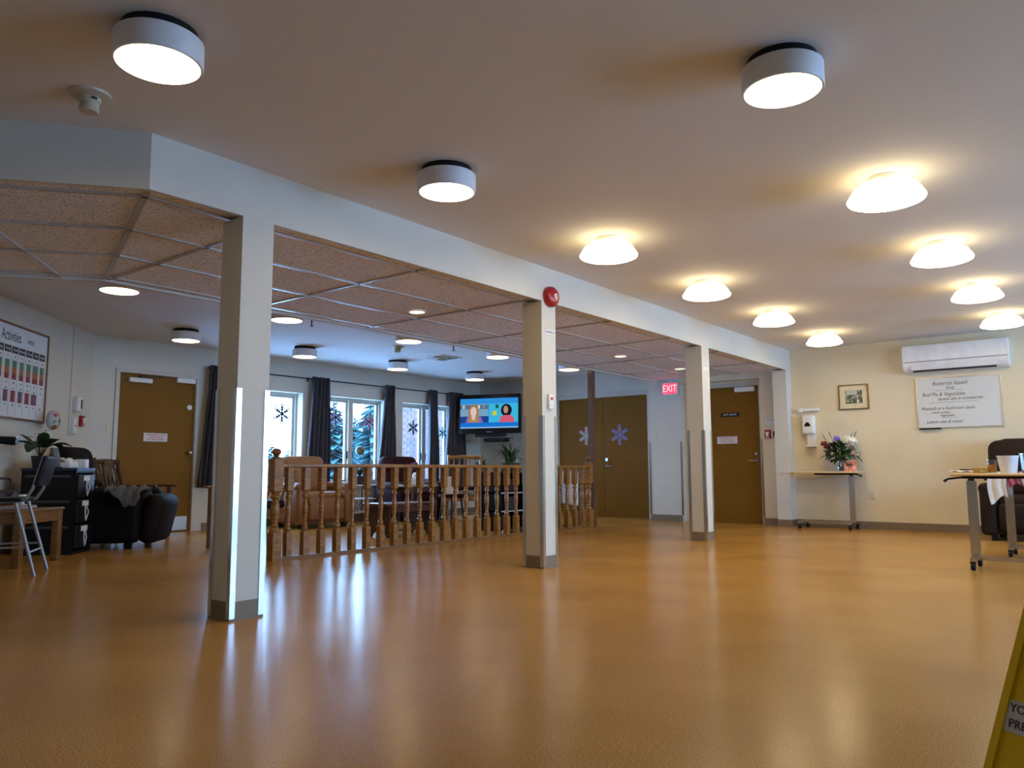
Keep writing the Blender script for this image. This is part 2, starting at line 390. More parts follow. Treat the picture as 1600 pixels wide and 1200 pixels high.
# columns
def column(y, label):
    t = thing('column', label, 'column', (XB-.1, y+.1, 0), 0, 'cream columns with metal corner guards', 'structure')
    B().box(-.1, .1, -.1, .1, .10, ZB).build('shaft', M_white, t)
    B().box(-.104, .104, -.104, .104, 0, .10).build('base_strip', M_base, t)
    me = None
    for sx, sy in ((1, 1), (1, -1), (-1, 1), (-1, -1)):
        if me is None:
            me = B().box(-.028, .004, .001, .005, .012, 1.24).box(.001, .005, -.028, .004, .012, 1.24).mesh('corner_guard', M_chrome)
        rz = {(1, 1): 0, (-1, 1): 90, (-1, -1): 180, (1, -1): 270}[(sx, sy)]
        put('corner_guard', me, t, (sx*.1, sy*.1, 0), (0, 0, R(rz)))
    return t
COL_Y = (2.41, 5.225, 8.325)
column(COL_Y[0], 'nearest and widest cream column, left of the balustrade')
column(COL_Y[1], 'middle cream column below the red alarm bell')
column(COL_Y[2], 'farthest slim cream column in front of the exit door')
# corner guards on wall corners near doors
for k, (x, y) in enumerate(((-6.10, YN), (-5.55, YN), (-4.27, YN))):
    o = B().box(-.012, .018, -.006, 0, .1, 1.24).build('trim_%d' % (k+10), M_chrome, None, (x, y, 0)); struct(o, ['polished corner guard right of the double doors', 'polished corner guard under the exit sign', 'polished corner guard right of the exit door'][k], 'corner guard')
# baseboards
def baseb(name, P, Q, label, out=.012):
    P = Vector(P); Q = Vector(Q); b = B(); strip(P, Q, out, 0, .10, b); struct(b.build(name, M_base), label, 'baseboard')
baseb('baseboard_north', (XE, YN), (-4.27, YN), 'brown vinyl baseboard along the whiteboard wall')
baseb('baseboard_block', (-5.55, YN), (-6.10, YN), 'brown vinyl baseboard under the light switch')
baseb('baseboard_west', (XW, 5.9), (XW, YT), 'brown vinyl baseboard under the windows', -.012)
baseb('baseboard_lounge', (DD[0]-.05, YT), (XW, YT), 'brown vinyl baseboard below the television')
baseb('baseboard_angled', AW(0.1)[:2], AW(10)[:2], 'brown vinyl baseboard under the activities board', .012)
B_ = B().box(-4.0-.004, XB+.004, 11.096, YN, 0, .10).build('baseboard_pilaster', M_base); struct(B_, 'brown vinyl base around the pilaster foot', 'baseboard')

# ------------------------------------------------------------------ windows (frames, panes)
def window(name, yc, w, z0, z1, x, phi, label):
    t = thing(name, label, 'window', (x, yc, 0), phi, kind='structure')   # local: x right, y into the wall
    h = w/2; f = .035
    b = B().box(-h, h, .14, .24, z0, z0+f).box(-h, h, .14, .24, z1-f, z1).box(-h, -h+f, .14, .24, z0+f, z1-f).box(h-f, h, .14, .24, z0+f, z1-f).box(-.045, .045, .13, .24, z0+f, z1-f)
    b.build('window_frame', M_winf, t)
    for s in (-1, 1):
        a, c = (-h+f, -.045) if s < 0 else (.045, h-f); g = .04
        q = B().box(a, c, .17, .21, z0+f, z0+f+g).box(a, c, .17, .21, z1-f-g, z1-f).box(a, a+g, .17, .21, z0+f+g, z1-f-g).box(c-g, c, .17, .21, z0+f+g, z1-f-g).build('sash', M_winf, t)
        B().box(a+g, c-g, .188, .192, z0+f+g, z1-f-g).build('pane', M_glass, q)
        B().box(c-.03 if s < 0 else a, c if s < 0 else a+.03, .145, .168, 1.0, 1.12).build('latch', M_dark, q)
    B().box(-h-.03, h+.03, -.05, .14, z0-.03, z0).build('window_sill', M_winf, t)
    return t
for k, (a, c) in enumerate(WIN_Y):
    window('window_%d' % (k+1), (a+c)/2, c-a, .58, 2.0, XW, 90, ['double casement window beside the nearest column', 'double casement window with spruce trees outside', 'double casement window facing the brick wall'][k])
for k, (a, c) in enumerate(EAST_Y):
    window('window_%d' % (k+4), (a+c)/2, c-a, .56, 2.16, XE, -90, ('large hall window nearest the camera on the right-hand wall', 'middle large hall window on the right-hand wall', 'large hall window nearest the whiteboard wall')[k])

# ------------------------------------------------------------------ doors
def door_frame(t, h, z1, w=.05, d0=-.02, d1=.10):
    B().box(-h-w, -h, d0, d1, 0, z1+w).box(h, h+w, d0, d1, 0, z1+w).box(-h, h, d0, d1, z1, z1+w).build('door_frame', M_trim, t)
def closer(t, x, z, y, name='door_closer', w=.30):
    o = B().rbox(x, y, z, w, .06, .06, .006).build(name, M_lampw, t)
    B().box(x-.02, x+.26, y-.05, y-.04, z+.045, z+.058).box(x-.02, x, y-.05, y, z+.03, z+.058).build('closer_arm', M_dark, o)
def fire_sign(t, x, z, y):
    s = B().box(x-.16, x+.16, y-.004, y, z-.055, z+.055).build('notice_plate', M_paper, t); part_label(s, 'white notice with red lettering')
    for k, (tx, dz) in enumerate((('EMERGENCY EXIT', .031), ('UNLOCKED', 0), ('BY FIRE ALARM', -.031))):
        text('notice_lettering', tx, .034, M_redp, s, (x, y-.0048, z+dz))
d1 = thing('door_1', 'brown emergency exit door with steel kick plate', 'door', (XW, sum(DW)/2, 0), 90, kind='structure')
h = (DW[1]-DW[0])/2
door_frame(d1, h-.01, 2.06); B().box(-h+.01, h-.01, .03, .075, .003, 2.06).build('door_panel', M_door, d1)
B().box(-h+.03, h-.05, .024, .03, .02, .20).build('kick_plate', M_steel, d1)
closer(d1, -.25, 1.975, 0); B().box(.24, .50, -.03, .03, 1.99, 2.055).build('magnetic_lock', M_lampw, d1)
fire_sign(d1, 0, 1.245, .03)
B().cyl((h-.075, .03, 1.665), (h-.075, .018, 1.665), .035, n=20).build('round_sensor', M_plast, d1)
o = B().cyl((h-.07, .03, 1.045), (h-.07, -.02, 1.045), .014, n=12).ball((h-.07, -.03, 1.045), .03).build('door_knob', M_steel, d1)
d2o = thing('door_2', 'brown double doors with a purple snowflake', 'door', (sum(DD)/2, YT, 0), 0, kind='structure')
h = (DD[1]-DD[0])/2
door_frame(d2o, h-.01, 2.065, .09)
for s, a, c in ((-1, -h+.01, .02), (1, .026, h-.01)):
    q = B().box(a, c, .03, .075, .003, 2.065).build('door_leaf', M_door, d2o)
    if s > 0:
        B().cyl((.09, .03, .98), (.09, .005, .98), .03, n=16).build('deadbolt', M_steel, q)
        B().tube([(.09, .03, .87), (.09, -.02, .87), (.20, -.025, .865)], [.026, .012, .011], 10).build('door_lever', M_steel, q)
        B().cyl((.33, .03, 1.50), (.33, .022, 1.50), .012, n=10).build('peephole', M_dark, q)
text('red_lettering', 'STAFF ONLY', .055, M_redp, d2o, (-.36, .0285, 1.50))
d3 = thing('door_3', 'brown emergency exit door behind the farthest column', 'door', (sum(XD)/2, YN+.14, 0), 0, kind='structure')
h = (XD[1]-XD[0])/2
door_frame(d3, h-.01, 2.05, .055, -.012, .1); B().box(-h+.01, h-.01, .03, .075, .003, 2.05).build('door_panel', M_door, d3)
B().rbox(.27, -.015, 2.00, .30, .07, .075, .006).build('door_closer', M_lampw, d3)
fire_sign(d3, -.05, 1.245, .03)
s = B().box(-.13, .15, .024, .03, 1.60, 1.66).build('black_plaque', M_black, d3)
text('plaque_lettering', 'EXIT DOOR', .04, M_plast, s, (.01, .0232, 1.63))
B().tube([(.40, .03, .93), (.40, -.02, .93), (.30, -.03, .93)], [.028, .012, .011], 10).build('door_lever', M_steel, d3)
B().cyl((.40, .03, 1.03), (.40, .01, 1.03), .022, n=14).build('deadbolt', M_steel, d3)

# ------------------------------------------------------------------ ceiling lights
def drum_mesh():
    t = thing('ceiling_light', 'x', 'ceiling light')
    B().lathe([(0, 0), (.142, 0), (.142, -.036), (0, -.036)], 40).build('backing_plate', M_black, t)
    B().lathe([(.10, -.036), (.160, -.036), (.166, -.041), (.166, -.134), (.163, -.138), (.155, -.138), (.155, -.046), (.10, -.042)], 48).build('drum', M_lampw, t)
    B().lathe([(0, -.133), (.10, -.134), (.150, -.130), (.155, -.124), (.155, -.118), (0, -.118)], 48).build('diffuser', M_lamp, t)
    return t
def dome_mesh():
    t = thing('ceiling_light', 'x', 'ceiling light')
    B().lathe([(0, 0), (.085, 0), (.092, -.01), (.096, -.045), (0, -.045)], 32).build('mount', M_plast, t)
    B().lathe([(0, -.034), (.10, -.036), (.145, -.046), (.178, -.07), (.205, -.112), (.214, -.130), (.208, -.131), (.0, -.131)], 48).build('opal_shade', M_dome, t)
    B().lathe([(0, -.132), (.208, -.132), (.214, -.132), (.210, -.142), (.19, -.150), (.12, -.156), (0, -.158)], 48).build('opal_diffuser', M_domeb, t)
    return t
LY = [1.43, 3.17, 4.90, 6.60, 8.30, 10.06]
A = drum_mesh(); D = dome_mesh()
def place(src, x, y, label, group, _used={}):
    if src.name in _used: return dup(src, (x, y, ZC), 0, label, group)
    _used[src.name] = 1; src.location = (x, y, ZC); src['label'] = label; src['group'] = group
    return src
g1 = 'ceiling lights of the hall'; g2 = 'ceiling lights of the lounge'
place(A, -2.88, LY[0], 'large white drum ceiling light at upper left beside the smoke detector', g1)
place(A, -2.97, LY[1], 'white drum ceiling light with black back, above the middle of the beam', g1)
place(A, -1.05, LY[1], 'white drum ceiling light at upper right with a dark back plate', g1)
for k, nm in enumerate(('nearest', 'second', 'third', 'farthest')):
    place(D, -2.95, LY[k+2], 'glowing opal ceiling light, %s of the row along the beam' % nm, g1)
    place(D, -1.04, LY[k+2]-.02, 'glowing opal ceiling light, %s of the right-hand row' % nm, g1)
for k, y in enumerate((3.17, 4.91, 6.68, 8.40, 10.17)):
    place(A, -6.88, y, 'drum ceiling light peeking behind the dropped ceiling, ' + ('far left above the dark recliner', 'right of the nearest column', 'beside the small smoke detector', 'just left of the middle column', 'left of the wooden post')[k], g2)
for k, y in enumerate((4.92, 6.66, 8.41, 10.24)):
    place(A, -8.90, y, 'drum ceiling light near the windows, ' + ('above the emergency door', 'above the first curtain', 'above the second window', 'above the television')[k], g2)
for k, (x, y) in enumerate(SPOTS):
    t = thing('recessed_downlight', ('round recessed downlight between the first two columns', 'round recessed downlight right of the middle column', 'round recessed downlight near the exit sign')[k], 'downlight', (x, y, ZG+.012), group='downlights in the dropped ceiling')
    B().lathe([(.072, .0), (.088, -.006), (.09, -.012), (.07, -.012), (.068, 0)], 28).build('trim_ring', M_plast, t)
    B().lathe([(0, -.006), (.07, -.006), (.07, .0), (0, .0)], 28).build('lens', M_spot, t)
def smoke(x, y, s, label):
    t = thing('smoke_detector', label, 'smoke detector', (x, y, ZC))
    m = mat('yellowed_plastic', (.52, .48, .36), .4)
    B().lathe([(0, 0), (.095*s, 0), (.092*s, -.012*s), (.055*s, -.024*s), (0, -.024*s)], 28).build('base_plate', m, t)
    B().lathe([(0, -.02*s), (.052*s, -.02*s), (.05*s, -.045*s), (.043*s, -.05*s), (.046*s, -.085*s), (.038*s, -.095*s), (0, -.096*s)], 28).build('sensor_head', m, t)
    B().box(.03*s, .056*s, -.012*s, .012*s, -.042*s, -.03*s).build('indicator', M_dark, t)
smoke(-3.62, 1.49, .93, 'large cream smoke detector beside the upper left light')
smoke(-7.86, 7.42, .9, 'small smoke detector on the lounge ceiling')
t = thing('ceiling_vent', 'square four-way air vent on the lounge ceiling', 'vent', (-8.11, 8.56, ZC))
B().box(-.22, .22, -.22, -.19, -.012, 0).box(-.22, .22, .19, .22, -.012, 0).box(-.22, -.19, -.19, .19, -.012, 0).box(.19, .22, -.19, .19, -.012, 0).build('frame', M_plast, t)
for q in range(4):
    for k in range(4):
        a = .02+.045*k
        Mx = Matrix.Rotation(q*math.pi/2, 4, 'Z') @ Matrix.Translation((.1, a, -.012)) @ Matrix.Rotation(.7, 4, 'X')
        B().box(-.09, .09, -.018, .018, -.001, .001, Mx).build('slat', M_trim, t)
# sprinkler heads along the soffit edge
for k, (x, y) in enumerate(((-6.08, 4.62), (-6.08, 6.62))):
    t = thing('sprinkler_head', ('small dark sprinkler head left above the balustrade', 'small dark sprinkler head in front of a lounge light')[k], 'sprinkler', (x, y, ZB+.02))
    B().cyl((.08, 0, 0), (0, 0, 0), .006, n=8).cyl((0, 0, .005), (0, 0, -.035), .007, n=8).build('pipe', M_dark, t)
    B().lathe([(0, -.06), (.018, -.06), (.018, -.056), (.006, -.05), (.006, -.03), (0, -.03)], 12).build('deflector', M_dark, t)

# ------------------------------------------------------------------ balustrade
RX = -6.07
bal = thing('balustrade', 'honey oak balustrade with turned spindles around the lounge', 'balustrade', (RX, 0, 0))
B().box(-.045, .045, 4.30, 9.45, 0, .03).build('bottom_rail', M_oakm, bal)
B().rbox(0, 6.88, .842, .075, 5.14, .036, .010).build('handrail', M_oak, bal)
prof = [(.020, .25), (.027, .255), (.029, .27), (.026, .285), (.018, .295), (.022, .305), (.018, .315), (.017, .325), (.021, .37), (.026, .42), (.027, .45), (.023, .50), (.016, .535), (.020, .545), (.028, .558), (.028, .57), (.020, .585), (.024, .595), (.020, .605)]
bb = B()
def chamf(z0, z1, c, bb, w=.030):
    for za, zb, ra, rb in ((z0, z0+c, w if z0 < .1 else w*.62, w), (z0+c, z1-c, w, w), (z1-c, z1, w, w if z1 > .8 else w*.62)):
        vs = [(sx*ra, sy*ra, za) for sx, sy in ((-1, -1), (1, -1), (1, 1), (-1, 1))]+[(sx*rb, sy*rb, zb) for sx, sy in ((-1, -1), (1, -1), (1, 1), (-1, 1))]
        bb._add(vs, [(3, 2, 1, 0), (4, 5, 6, 7)]+[(i, (i+1) % 4, (i+1) % 4+4, i+4) for i in range(4)])
chamf(.03, .25, .012, bb); chamf(.605, .828, .014, bb); bb.lathe(prof, 12)
bm_me = bb.mesh('baluster', M_oak)
for k in range(27): put('baluster', bm_me, bal, (0, 4.405+.1868*k, 0), (0, 0, random.uniform(-.04, .04)))
def newel(y):
    b = B(); chamf(.0, .26, .014, b, .047); chamf(.60, .90, .014, b, .047)
    b.lathe([(r*1.6, z) for r, z in prof], 16)
    n = b.build('newel_post', M_oak, bal, (0, y, 0))
    B().lathe([(.03, .90), (.05, .905), (.05, .915), (.02, .925), (.03, .94), (.042, .958), (.042, .975), (.028, .992), (0, .998)], 20).build('finial', M_oakm, n)
newel(4.265); newel(9.43)
pst = B().box(-.038, .038, -.038, .038, 0, ZB+.02).build('wooden_post', wood('brown_post_wood', (.10, .045, .016), (.15, .07, .026), .5), None, (RX, 9.535, 0)); tag(pst, 'square brown wooden post rising from the balustrade end to the ceiling', 'post')

# ------------------------------------------------------------------ curtains
rod = thing('curtain_rod', 'long thin black curtain rod above the windows', 'curtain rod', (XW+.10, 0, 2.225))
B().cyl((0, 5.90, 0), (0, 11.2, 0), .010, n=12).build('pole', M_dark, rod)
for y in (5.88, 11.21): B().ball((0, y, 0), .022, n=12).build('finial', M_dark, rod)
for y in (6.1, 7.60, 9.40, 10.9): B().cyl((0, y, 0), (-.10, y, 0), .008, n=8).box(-.1, -.094, y-.015, y+.015, -.04, .03).build('bracket', M_dark, rod)
def curtain(ya, yb, sa, sb, z0, label, folds=5):
    def fn(u, v):
        pinch = v; y = (ya+(yb-ya)*u)*(1-v)+(sa+(sb-sa)*u)*v
        amp = .035+.02*v
        x = XW+.10+amp*math.sin(u*folds*2*math.pi+.6*math.sin(v*3))+.012*math.sin(u*17+v*5)
        return (x, y, 2.262+(z0-2.262)*v)
    o = B().sheet(fn, folds*12, 14).build('curtain', M_curt, recalc=False); solid(o, .006)
    return tag(o, label, 'curtain', 'charcoal curtains on the black rod')
curtain(5.89, 6.12, 5.76, 6.04, .58, 'charcoal curtain hanging beside the emergency door, half behind the nearest column', 4)
curtain(7.62, 7.97, 7.50, 7.98, .30, 'charcoal curtain between the first and second window')
curtain(9.14, 9.37, 8.93, 9.38, .30, 'charcoal curtain left of the brick-view window, narrow at the top', 4)
curtain(10.21, 10.42, 10.20, 10.47, .30, 'slim charcoal curtain in the middle of the brick-view window', 4)
curtain(10.74, 11.14, 10.58, 11.22, .30, 'charcoal curtain next to the television', 6)

# ------------------------------------------------------------------ snowflakes
def snowflake(name, r, m, parent=None, th=.004):
    b = B()
    for k in range(6):
        Mx = Matrix.Rotation(k*math.pi/3, 4, 'Y')
        b.box(-.085*r, .085*r, -th, th, 0, r*.80, Mx)
        for s in (-1, 1):
            for z, l in ((.34, .26), (.56, .22)):
                b.box(-.06*r, .06*r, -th, th, 0, l*r, Mx @ Matrix.Translation((0, 0, z*r)) @ Matrix.Rotation(s*.95, 4, 'Y'))
        n = 12
        ring = [(math.cos(2*math.pi*i/n), math.sin(2*math.pi*i/n)) for i in range(n)]
        for i in range(n):
            a0, a1 = ring[i], ring[(i+1) % n]; ro, ri = .19*r, .075*r; c = r*.90
            pts = [(a0[0]*ri, c+a0[1]*ri), (a0[0]*ro, c+a0[1]*ro), (a1[0]*ro, c+a1[1]*ro), (a1[0]*ri, c+a1[1]*ri)]
            b.prism(pts, -th, th, Mx)
    return b.build(name, m, parent, flat=True)
M_sf = [mat('snowflake_dark', (.06, .06, .12), .5), mat('snowflake_mauve', (.20, .16, .28), .5), mat('snowflake_red', (.30, .06, .10), .5), mat('snowflake_black', (.03, .03, .04), .5), mat('snowflake_teal', (.02, .16, .18), .5), mat('snowflake_violet', (.36, .30, .58), .5), mat('snowflake_white', (.72, .72, .74), .5)]
for k, (y, z, r, l) in enumerate(((7.19, 1.665, .148, 'large dark snowflake hanging in the first window'), (8.21, 1.665, .155, 'mauve snowflake in the left pane of the middle window'), (8.93, 1.62, .118, 'reddish snowflake in the right pane of the middle window'), (9.97, 1.57, .125, 'black snowflake hanging in front of the bricks'), (10.74, 1.50, .105, 'teal snowflake between the last two curtains'))):
    t = thing('window_snowflake', l, 'snowflake', (XW-.06, y, z), 90, 'snowflake decorations in the windows')
    s = snowflake('snowflake', r, M_sf[k], t)
    B().cyl((0, 0, r*.95), (0, 0, 1.99-z), .0015, n=6).build('string', M_paper, t)
    B().lathe([(0, -.004), (.02, -.004), (.02, .004), (0, .004)], 16, M=Matrix.Rotation(math.pi/2, 4, 'X')).build('centre_gem', mat('pink_gem', (.5, .12, .3), .3), s)
t = thing('door_snowflake', 'violet snowflake on the right leaf of the double doors', 'snowflake', (-6.93, YT+.02, 1.405), 0); snowflake('snowflake', .165, M_sf[5], t)
t = thing('door_snowflake', 'white snowflake on the left door leaf behind the wooden post', 'snowflake', (-7.61, YT+.02, 1.405), 0); snowflake('snowflake', .15, M_sf[6], t)

# ------------------------------------------------------------------ wall things
def wall_plate(name, label, cat, loc, phi, w, h_, m=M_plast, kind='switch'):
    t = thing(name, label, cat, loc, phi); y = -.008
    B().rbox(0, -.004, 0, w, .008, h_, .003).build('cover_plate', m, t)
    if kind == 'switch': B().box(-.007, .007, -.018, -.006, -.014, .014).build('toggle', m, t)
    elif kind == 'outlet':
        for z in (.022, -.022):
            o = B().rbox(0, -.009, z, .032, .004, .028, .004).build('socket', m, t)
            B().box(-.008, -.004, -.0115, -.0105, z-.006, z+.006).box(.004, .008, -.0115, -.0105, z-.006, z+.006).build('slot', M_dark, o)
    return t
cream = mat('cream_plastic', (.62, .57, .44), .4)
p = AW(-.0+(4.314-4.165)/nx*0, .0)
def onA(x, y, z, d=.0): return (x+nx*d, y+nx*d, z)
# activities board on the angled wall; local x to the right, origin at the board's lower right corner
bd = thing('activities_board', 'large framed white activities calendar on the angled wall', 'notice board', onA(-9.194, 3.488, 1.335, .0), 135)
BW, BH = 1.35, .905
B().box(-BW, 0, -.012, 0, 0, BH).build('sheet', M_paper, bd)
fw = .022
B().box(-BW-fw, fw, -.022, .0, -fw, 0).box(-BW-fw, fw, -.022, .0, BH, BH+fw).box(-BW-fw, -BW, -.022, .0, 0, BH).box(0, fw, -.022, .0, 0, BH).build('frame', M_oakm, bd)
text('heading', 'Activities', .155, M_ink, bd, (-.945, -.0128, .80), 'LEFT', sx=.66)
text('small_heading', 'WEEK', .06, M_ink, bd, (-.36, -.0128, .79), sx=.9)
days = ('Sunday', 'Monday', 'Tuesday', 'Wednesday', 'Thursday', 'Friday', 'Saturday')
cw = .1425; mg = [mat('print_green', (.10, .25, .16), .7), mat('print_orange', (.42, .16, .06), .7), mat('print_rust', (.30, .05, .05), .7), mat('print_violet', (.20, .09, .16), .7)]
for k in range(7):
    xr = -.03-(6-k)*cw; xl = xr-cw+.012
    o = B().box(xl, xr-.006, -.0135, -.012, .635, .705).build('day_header', M_ink, bd)
    text('day_lettering', days[k], .030, M_plast, o, ((xl+xr)/2, -.0142, .67), sx=.9)
    B().box(xr-.002, xr, -.0132, -.012, .02, .63).build('column_line', M_ink, bd)
    for z, c in ((.60, 0), (.34, 0), (.285, 0), (.12, 0)): text('entry_lettering', ('10:30', '1:30', '2:00', '3:15')[(k+int(z*20)) % 4], .022, M_ink, bd, ((xl+xr)/2, -.0128, z))
    w2 = cw*.30+(.012 if k == 5 else 0); xm = (xl+xr)/2
    for j, (za, zb) in enumerate(((.495, .565), (.43, .495), (.375, .43))):
        B().box(xm-w2, xm+w2, -.0134, -.012, za, zb).build('picture_band', mg[j if j < 2 else 2], bd)
    if k < 6: B().box(xm-w2, xm+w2, -.0134, -.012, .15, .265).build('picture_card', mg[2+k % 2], bd)
# conduit with boxes, pull station and switch on the angled wall
t = thing('wall_conduit', 'thin white cable conduit running down the angled wall', 'conduit', onA(-9.655, 3.95, 0, 0), 135)
B().box(-.012, .012, -.014, 0, 1.22, ZC).build('raceway', M_white, t)
o = thing('thermostat', 'white thermostat box with dark screen above the balloon', 'thermostat', onA(-9.755, 4.05, 1.585), 135)
B().rbox(0, -.03, 0, .13, .06, .17, .008).build('housing', M_plast, o); B().box(.02, .055, -.062, -.059, -.05, .06).build('screen', M_black, o)
t = thing('call_button_box', 'narrow white call button box behind the balloon', 'button box', onA(-9.73, 4.02, 1.33), 135)
B().rbox(0, -.02, 0, .07, .04, .20, .006).build('housing', M_plast, t); B().cyl((0, -.04, 0), (0, -.046, 0), .012, n=14).build('button', M_redp, t)
def pull(label, loc, phi):
    t = thing('fire_pull_station', label, 'fire alarm', loc, phi)
    B().rbox(0, -.02, 0, .085, .04, .125, .006).build('housing', M_red, t)
    B().box(-.018, .018, -.05, -.04, -.03, .02).box(-.03, .03, -.046, -.04, .02, .034).build('pull_handle', M_plast, t)
    B().box(-.03, .03, -.0412, -.040, -.056, -.044).build('label_strip', M_paper, t)
pull('red fire pull station right of the balloon', onA(-9.875, 4.17, 1.40), 135)
wall_plate('light_switch', 'cream light switch left of the emergency door', 'light switch', (XW-.27+.27, 4.60, 1.34), 90, .075, .12, cream)
wall_plate('light_switch', 'cream light switch on the narrow white wall under the exit sign', 'light switch', (-5.985, YN, 1.36), 0, .075, .12, cream)
wall_plate('wall_outlet', 'cream wall outlet below the framed picture', 'outlet', (-2.785, YN, .452), 0, .075, .12, cream, 'outlet')
# exit sign
t = thing('exit_sign', 'red illuminated EXIT sign hanging near the exit door', 'sign', (-5.68, YN-.06, 2.07), 0)
B().rbox(0, 0, 0, .25, .05, .185, .006).build('housing', M_plast, t)
B().box(-.118, .118, -.028, -.025, -.082, .082).build('face', emis('exit_red_glow', (1.0, .035, .09), 1.6), t)
text('lettering', 'EXIT', .155, emis('exit_letter_glow', (1.0, .45, .45), 1.3), t, (0, -.029, -.002), sx=.78)
B().cyl((0, 0, .09), (0, 0, .135), .02, n=12).build('canopy', M_plast, t)
# alarm bell on the middle column, switch, labels
t = thing('alarm_bell', 'round red fire alarm bell above the middle column', 'alarm bell', (XB, 5.335, 2.25), 90)
Mx = Matrix.Rotation(R(90), 4, 'X')
B().lathe([(0, 0), (.088, 0), (.088, .025), (.082, .025)], 32, M=Mx).build('backplate', M_red, t)
B().lathe([(.088, .022), (.086, .04), (.07, .058), (.04, .067), (0, .070)], 36, M=Mx).build('gong', M_red, t)
B().lathe([(0, .070), (.022, .069), (.022, .074), (.012, .076), (0, .076)], 20, M=Mx).build('centre_cap', M_plast, t)
B().lathe([(0, .076), (.008, .076), (.008, .079), (0, .079)], 12, M=Mx).build('screw', M_dark, t)
t = thing('call_switch', 'white call switch with red button on the middle column', 'switch', (XB, 5.325, 1.36), 90)
B().rbox(0, -.012, 0, .06, .024, .125, .006).build('housing', M_plast, t); B().cyl((0, -.024, .025), (0, -.032, .025), .013, n=16).build('red_button', M_redp, t); B().box(-.008, .008, -.026, -.024, -.03, -.018).build('indicator', M_steel, t)
for k, (y, l) in enumerate(((5.34, 'white paper tag near the top of the middle column'), (8.42, 'curled white paper tag near the top of the farthest column'))):
    t = thing('column_tag', l, 'tag', (XB, y, 1.95), 90)
    B().box(-.07, .07, -.003, 0, -.025, .02).build('paper', M_paper, t)
    if k == 0: text('tag_lettering', 'ROOM 10', .026, M_ink, t, (0, -.0036, -.002))
# fire bits right of the exit door
t = thing('paper_notice', 'small white notice above the red pull station by the exit door', 'notice', (-4.13, YN, 1.49), 0)
B().box(-.075, .075, -.003, 0, -.05, .05).build('paper', M_paper, t); text('notice_lettering', 'NOTICE', .022, M_ink, t, (0, -.0036, .02))
pull('red fire pull station right of the exit door', (-4.165, YN, 1.305), 0)
t = thing('keypad', 'dark door keypad beside the exit pull station', 'keypad', (-4.06, YN, 1.31), 0)
B().rbox(0, -.018, 0, .075, .036, .11, .005).build('housing', M_steel, t); B().box(-.022, .022, -.0385, -.036, -.035, .035).build('keys', M_black, t)
t = thing('wall_conduit', 'thin conduit running up from the door keypad', 'conduit', (-4.045, YN, 0), 0); B().box(-.01, .01, -.02, 0, 1.36, ZG).build('raceway', M_trim, t)
# framed picture
t = thing('framed_picture', 'small framed landscape print between soap dispenser and whiteboard', 'picture', (-2.96, YN, 1.777), 0)
w, hh = .195, .172; f = .016
B().box(-w, w, -.024, 0, hh-f, hh).box(-w, w, -.024, 0, -hh, -hh+f).box(-w, -w+f, -.024, 0, -hh+f, hh-f).box(w-f, w, -.024, 0, -hh+f, hh-f).build('frame', mat('bronze_frame', (.20, .13, .06), .35, .6), t)
B().box(-w+f, w-f, -.012, 0, -hh+f, hh-f).build('mat_board', mat('ivory_mat_board', (.70, .62, .42), .8), t)
pm = bpy.data.materials.new('landscape_print'); pm.use_nodes = True; n = pm.node_tree; bsdf = n.nodes['Principled BSDF']
tcx = n.nodes.new('ShaderNodeTexCoord'); nz = n.nodes.new('ShaderNodeTexNoise'); nz.inputs['Scale'].default_value = 26; nz.inputs['Detail'].default_value = 8; cr = n.nodes.new('ShaderNodeValToRGB')
cr.color_ramp.elements[0].color = (.02, .035, .02, 1); cr.color_ramp.elements[1].color = (.50, .50, .45, 1); cr.color_ramp.elements[0].position = .35; cr.color_ramp.elements[1].position = .68; q = cr.color_ramp.elements.new(.5); q.color = (.14, .17, .08, 1)
n.links.new(tcx.outputs['Object'], nz.inputs['Vector']); n.links.new(nz.outputs[0], cr.inputs[0]); n.links.new(cr.outputs[0], bsdf.inputs['Base Color'])
o = B().box(-.105, .115, -.0135, -.012, -.09, .09).build('print', pm, t)
B().box(.0, .022, -.0143, -.0135, -.075, -.035).build('dark_figure', M_ink, o); B().box(.045, .07, -.0143, -.0135, -.085, -.035).build('pale_figure', M_paper, o)
B().box(-.09, .05, -.0143, -.0135, .03, .085).build('pale_sky', mat('print_sky', (.5, .5, .48), .7), o)
# soap dispenser and white rail
t = thing('soap_dispenser', 'white soap dispenser with drip tray left of the flowers', 'dispenser', (-3.56, YN, 1.42), 0)
B().rbox(0, -.055, .0, .165, .11, .26, .022).build('housing', M_plast, t)
B().prism([(-.045, -.028), (.035, -.028), (.035, -.005), (.01, .03), (-.02, .03), (-.045, -.005)], -.113, -.109).build('sight_window', M_black, t)
B().lathe([(0, 0), (.035, 0), (.035, .003), (0, .003)], 20, M=Matrix.Translation((-.005, -.110, .075)) @ Mx).build('round_badge', M_lampw, t)
B().box(-.03, .07, -.06, -.0, -.30, -.13).box(-.045, .085, -.11, -.0, -.31, -.285).build('drip_tray', M_plast, t)
t = thing('wall_rail', 'short white plastic rail above the soap dispenser', 'rail', (-3.55, YN, 1.632), 0)
B().rbox(.0, -.03, 0, .27, .03, .045, .006).build('rail', M_plast, t); B().rbox(-.125, -.04, -.006, .055, .06, .055, .006).build('end_block', M_plast, t)
